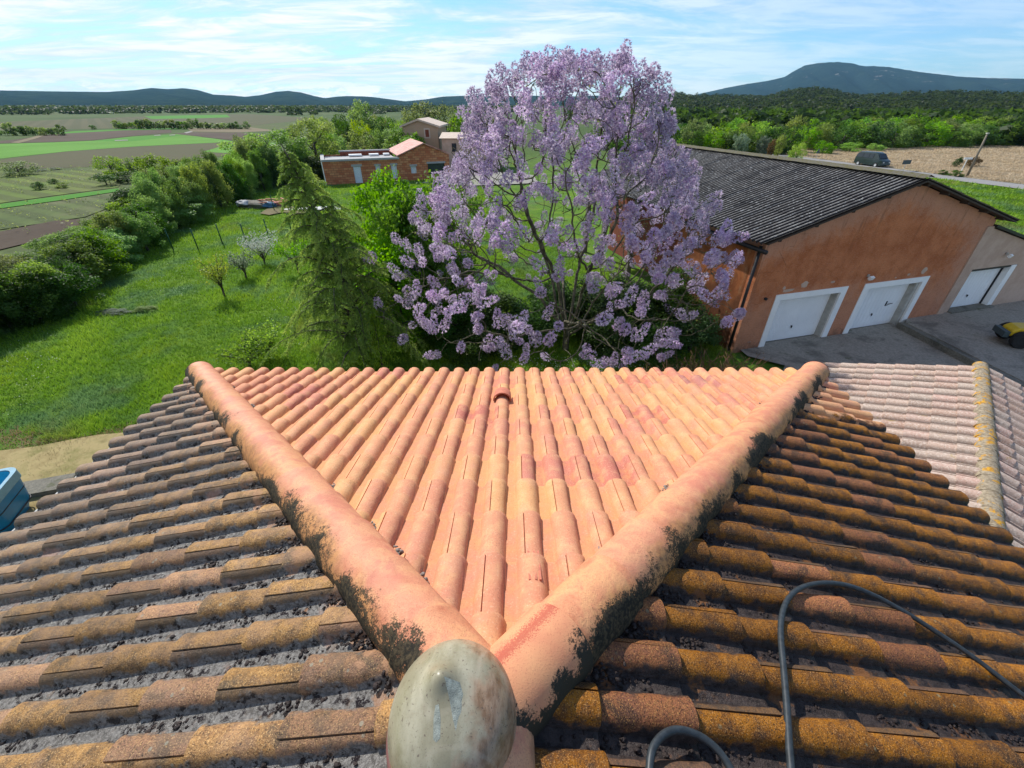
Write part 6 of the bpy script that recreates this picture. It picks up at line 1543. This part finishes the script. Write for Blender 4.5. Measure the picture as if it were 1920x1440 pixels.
# --- van, pole, signs on the right
M['van_green'] = plain('dark_green_car_paint', (.018, .032, .030), .25, .1, 1, 0, .6); M['chrome'] = plain('pale_trim', (.5, .52, .52), .3, .1)
vp = gp(1628, 312); vd = (gp(1700, 324) - gp(1560, 306)).normalized(); vp = vp + Vector((-vd.y, vd.x, 0)) * .3
van = empty('parked_van', (vp.x, vp.y, 0), 'dark green van parked on the road beyond the barn', 'van', rz=math.atan2(vd.y, vd.x))
secs = []
for (x, wlo, zlo, zmid, ztop, wtop) in ((-2.15, .74, .45, .95, 1.0, .70), (-2.10, .84, .32, 1.05, 1.55, .66), (-1.7, .88, .28, 1.08, 1.84, .70), (.55, .88, .28, 1.08, 1.88, .72), (1.05, .88, .28, 1.08, 1.74, .68), (1.62, .87, .28, 1.02, 1.12, .80), (2.1, .80, .30, .88, .92, .72), (2.2, .70, .40, .70, .72, .62)):
    secs.append([(x, -wlo, zlo), (x, -wlo, zmid), (x, -wtop, ztop - .05), (x, -wtop * .8, ztop), (x, wtop * .8, ztop), (x, wtop, ztop - .05), (x, wlo, zmid), (x, wlo, zlo)])
b_ = loft(secs, True, True).build('body', M['van_green'], van, True, 35)
for s_ in (-1, 1):
    for (a, b) in ((-1.95, -1.0), (-.92, -.05), (.03, .62)):
        mb = MB(); f_ = lambda x, z: (x, s_ * (.886 - (z - 1.08) * .215 + .012), z)
        mb.prism([f_(a, 1.14), f_(b, 1.14), f_(b - .02, 1.66), f_(a + .04, 1.66)], None, (0, s_ * .012, 0)); mb.build('side_window', M['dark_glass'], van)
mb = MB(); mb.prism([(1.58, -.70, 1.16), (1.58, .70, 1.16), (1.11, .60, 1.69), (1.11, -.60, 1.69)], None, (.03, 0, .03)); mb.build('windscreen', M['dark_glass'], van)
for s_ in (-1, 1):
    mb = MB(); mb.box((2.19, s_ * .52, .70), (.06, .26, .14)); mb.build('headlight', M['chrome'], van)
    for x in (-1.35, 1.38):
        t = MB(); Mx = Matrix.Rotation(R(90), 3, 'X'); t.lathe([(.17, -.1), (.31, -.1), (.33, -.05), (.33, .05), (.31, .1), (.17, .1)], (x, s_ * .80, .33), 20, Mx); wv_ = t.build('wheel', M['tyre'], van, True, 40)
        t = MB(); t.lathe([(0, -.09), (.17, -.105), (.17, .105), (0, .09)], (x, s_ * .80, .33), 16, Mx); t.build('rim', M['chrome'], wv_, True, 40)
mb = MB(); mb.box((2.2, 0, .45), (.10, 1.5, .16)); mb.build('bumper', M['teal'], van); mb = MB(); mb.box((2.22, 0, .68), (.03, .7, .10)); mb.build('grille', M['black_iron'], van)
pb = gp(1812, 333); pt = aty(1852, 250, pb.y); up_ = empty('utility_pole', (pb.x, pb.y, 0), 'leaning wooden utility pole standing alone in the dry meadow', 'pole')
M['pole_wood'] = plain('weathered_pole', (.20, .17, .13), .9, .2, 2); mb = MB(); mb.tube([(0, 0, 0), (pt.x - pb.x + .0, 0, pt.z)], [.13, .09], 8); mb.build('shaft', M['pole_wood'], up_, True); mb = MB(); mb.box((pt.x - pb.x, 0, pt.z), (.24, .24, .12)); mb.build('pole_cap', M['grey_jamb'], up_)
sb = gp(1797, 331); sg = empty('signpost', (sb.x, sb.y, 0), 'white crossbar signpost beside the dark bushes left of the pole', 'sign', rz=.2)
mb = MB(); mb.tube([(0, 0, 0), (0, 0, 2.0)], .05, 8); mb.build('post', M['white_paint'], sg); mb = MB(); mb.box((.1, 0, 2.02), (1.3, .06, .22)); mb.build('board', M['white_paint'], sg)
for q, lb in ((( 1692, 322), 'small grey road sign seen from behind, right of the van'), ((1529, 299), 'small dark triangular road sign left of the van'), ):
    p = gp(*q); s__ = empty('road_sign', (p.x, p.y, 0), lb, 'sign', rz=.3); mb = MB(); mb.tube([(0, 0, 0), (0, 0, 1.5)], .04, 6); mb.build('post', M['grey_jamb'], s__)
    mb = MB(); 
    if q[0] > 1600: mb.box((0, -.03, 1.15), (1.5, .03, .5))
    else: mb.prism([(-.45, -.04, .9), (.45, -.04, .9), (0, -.04, 1.6)], None, (0, .02, 0))
    mb.build('plate', M['teal'], s__)
p = gp(1472, 291); wp_ = empty('wooden_post', (p.x, p.y, 0), 'short wooden post leaning beside the road above the barn ridge', 'post'); mb = MB(); mb.tube([(0, 0, 0), (.25, 0, 2.2)], [.08, .06], 6); mb.build('shaft', M['pole_wood'], wp_)

# ------------------------------------------------------------------ grass
def grass(name, n, region, hgt, wid, mat, seed, label, dens=None, per=3):
    r_ = np.random.default_rng(seed); P = []
    while sum(len(p) for p in P) < n:
        d = np.exp(r_.uniform(math.log(region[2]), math.log(region[3]), n)); a = np.radians(r_.uniform(region[0], region[1], n))
        x = np.sin(a) * d; y = np.cos(a) * d; ok = dens(x, y, r_); P.append(np.stack([x[ok], y[ok]], 1))
    P = np.concatenate(P)[:n]; d = np.linalg.norm(P, axis=1)
    Q = np.repeat(P, per, 0) + r_.normal(0, .05, (n * per, 2)) * (np.repeat(d, per)[:, None] / 14); dd = np.repeat(d, per); m_ = n * per
    pn = np.sin(Q[:, 0] * .8 + 2) * np.sin(Q[:, 1] * .55) + .6 * np.sin(Q[:, 0] * 2.1 + Q[:, 1] * 1.6)
    h_ = hgt * r_.uniform(.4, 1.25, m_) * (1 + .35 * pn) ; h_ = np.maximum(h_, hgt * .22); w_ = wid * np.maximum(.7, dd / 16); a = r_.uniform(0, 6.28, m_)
    b0 = np.stack([Q[:, 0] - np.cos(a) * w_ / 2, Q[:, 1] - np.sin(a) * w_ / 2, np.zeros(m_)], 1); b1 = np.stack([Q[:, 0] + np.cos(a) * w_ / 2, Q[:, 1] + np.sin(a) * w_ / 2, np.zeros(m_)], 1)
    ln = r_.normal(0, .45, (m_, 2)) * h_[:, None] + np.array([.12, -.05]) * h_[:, None]; tp = np.stack([Q[:, 0] + ln[:, 0], Q[:, 1] + ln[:, 1], h_], 1)
    V = np.stack([b0, b1, tp], 1).reshape(-1, 3); F = (np.arange(m_) * 3)[:, None] + np.array([[0, 1, 2]])
    t = np.clip(.5 + .28 * pn + r_.normal(0, .18, m_), 0, 1)
    tag(obj(name, mesh_np(name, V, F, M[mat], False, {'tint': np.repeat(t, 3)})), label, 'grass', None, 'stuff')
g('grass_leaf', (.050, .145, .014), (.095, .235, .014), (.165, .320, .030), transl=.35, sc=.35, rndv=0)
def grass_mat():
    m = N('grass_leaf', .6, .2); t = m.attr('tint'); c = m.ramp(t, [(0, (.100, .200, .018)), (.5, (.190, .350, .020)), (1, (.34, .50, .045))])
    c = m.mix(m.m_('MULTIPLY', m.mr(m.noise(.33, 4, .6), .50, .62), .75), c, m.ramp(t, [(0, (.07, .16, .06)), (1, (.20, .34, .16))]))
    c = m.mix(m.m_('MULTIPLY', m.mr(m.noise(.2, 4, .6, dist=.8), .54, .66), .65), c, m.ramp(t, [(0, (.12, .14, .04)), (1, (.24, .24, .08))]))
    c = m.mix(m.m_('MULTIPLY', m.mr(m.noise(.5, 3, .6), .54, .66), .6), c, (.30, .42, .02)); m.col(c)
    tr = m.n('ShaderNodeBsdfTranslucent'); m.set(tr.inputs[0], c); mx = m.n('ShaderNodeMixShader'); mx.inputs[0].default_value = .4
    m.t.links.new(m.b.outputs[0], mx.inputs[1]); m.t.links.new(tr.outputs[0], mx.inputs[2]); m.t.links.new(mx.outputs[0], m.out.inputs[0]); return m.m
M['grass_leaf'] = grass_mat()
g('dry_leaf', (.32, .25, .14), (.48, .39, .24), (.56, .48, .32), transl=.45, sc=.3, rndv=0)
g('straw_leaf', (.34, .26, .11), (.52, .42, .21), (.24, .22, .08), transl=.1, sc=2., rndv=0)
HXa = np.array(HX)
def lawn_ok(x, y, r_):
    hx = np.interp(y, HXa[:, 1], HXa[:, 0]); hx = np.where(y < 13, -23, hx)
    s_ = (x - B0.x) * bd.x + (y - B0.y) * bd.y; tt = (x - B0.x) * bn.x + (y - B0.y) * bn.y
    ok = (x > hx - .5) & ~((s_ > -1.2) & (tt > -1)) & ~((x > 4.2) & (y < 13.2) & (y > 0) & (x > 6.6 - .0 * y)) & ~((x > -5) & (x < 5) & (y < 5.4))
    # mown straw patch
    pn = .35 * np.sin(x * 1.7) ; ok &= ~((y < 9.15 + (x + 10.5) * .10 + pn) & (x < -5) & (y < 11))
    hs = (x + 20.77) * .932 + (y - 52.29) * .361; ht = -(x + 20.77) * .361 + (y - 52.29) * .932; ok &= ~((hs > 0) & (ht > -.2))
    return ok
grass('grass', 120000, (-62, 38, 7., 62.), .15, .020, 'grass_leaf', 1, 'lush bright green grass of the lawn behind the roof', lawn_ok)
def mead_ok(x, y, r_):
    s_ = (x - B0.x) * bd.x + (y - B0.y) * bd.y; tt = (x - B0.x) * bn.x + (y - B0.y) * bn.y
    rd = np.interp(y, [p.y for p in road[::-1]], [p.x for p in road[::-1]]); return (s_ > 9.5) & (tt > 7.5) & (x < rd - 2.4)
grass('meadow_grass', 22000, (30, 55, 26., 80.), .22, .035, 'grass_leaf', 2, 'green meadow grass between the barn and the road', mead_ok)
def dry_ok(x, y, r_):
    rd = np.interp(y, [p.y for p in road[::-1]], [p.x for p in road[::-1]]); return (x > rd + 2.6)
grass('dry_grass', 70000, (14, 55, 62., 150.), .26, .045, 'dry_leaf', 3, 'tall dry straw coloured grass of the meadow beyond the road', dry_ok)
def straw_ok(x, y, r_):
    return (y < 9.3 + (x + 10.5) * .10 + .35 * np.sin(x * 1.7)) & (x < -4.6) & (y > 1)
grass('cut_straw', 30000, (-80, -28, 6., 18.), .085, .026, 'straw_leaf', 4, 'short cut straw and dry grass left of the roof', straw_ok)
# white flowers scattered in the shaded grass and on the lawn
r_ = np.random.default_rng(8); P = []
while len(P) < 2600:
    if r_.random() < .35: x = r_.uniform(-.5, 6.5); y = r_.uniform(9.8, 13.0)
    else: x = r_.uniform(-20, -4); y = r_.uniform(9.5, 26)
    if x < -4 and math.sin(x * .7 + 1) + math.sin(y * .6 + x * .3) < .5: continue
    P.append((x, y, r_.uniform(.08, .2)))
P = np.array(P); V, F = leaf_quads(P, r_.normal(0, .3, P.shape) + [0, 0, 1], .016, .9, r_); tag(obj('small_white_flowers', mesh_np('small_white_flowers', V, F, M['leaf_white'], False, {'tint': np.full(len(V), .5)})), 'tiny white flowers dotted through the grass', 'flowers', None, 'stuff')

# ------------------------------------------------------------------ the air
hz = MB(); hz.box((0, 0, 215), (16500, 16500, 434)); m = bpy.data.materials.new('haze'); m.use_nodes = True; t = m.node_tree; t.nodes.clear(); o_ = t.nodes.new('ShaderNodeOutputMaterial'); pv = t.nodes.new('ShaderNodeVolumePrincipled')
pv.inputs['Color'].default_value = (.34, .68, 1, 1); pv.inputs['Density'].default_value = .000045; pv.inputs['Anisotropy'].default_value = .2; t.links.new(pv.outputs[0], o_.inputs[1])
tag(hz.build('haze', m), kind='stuff')
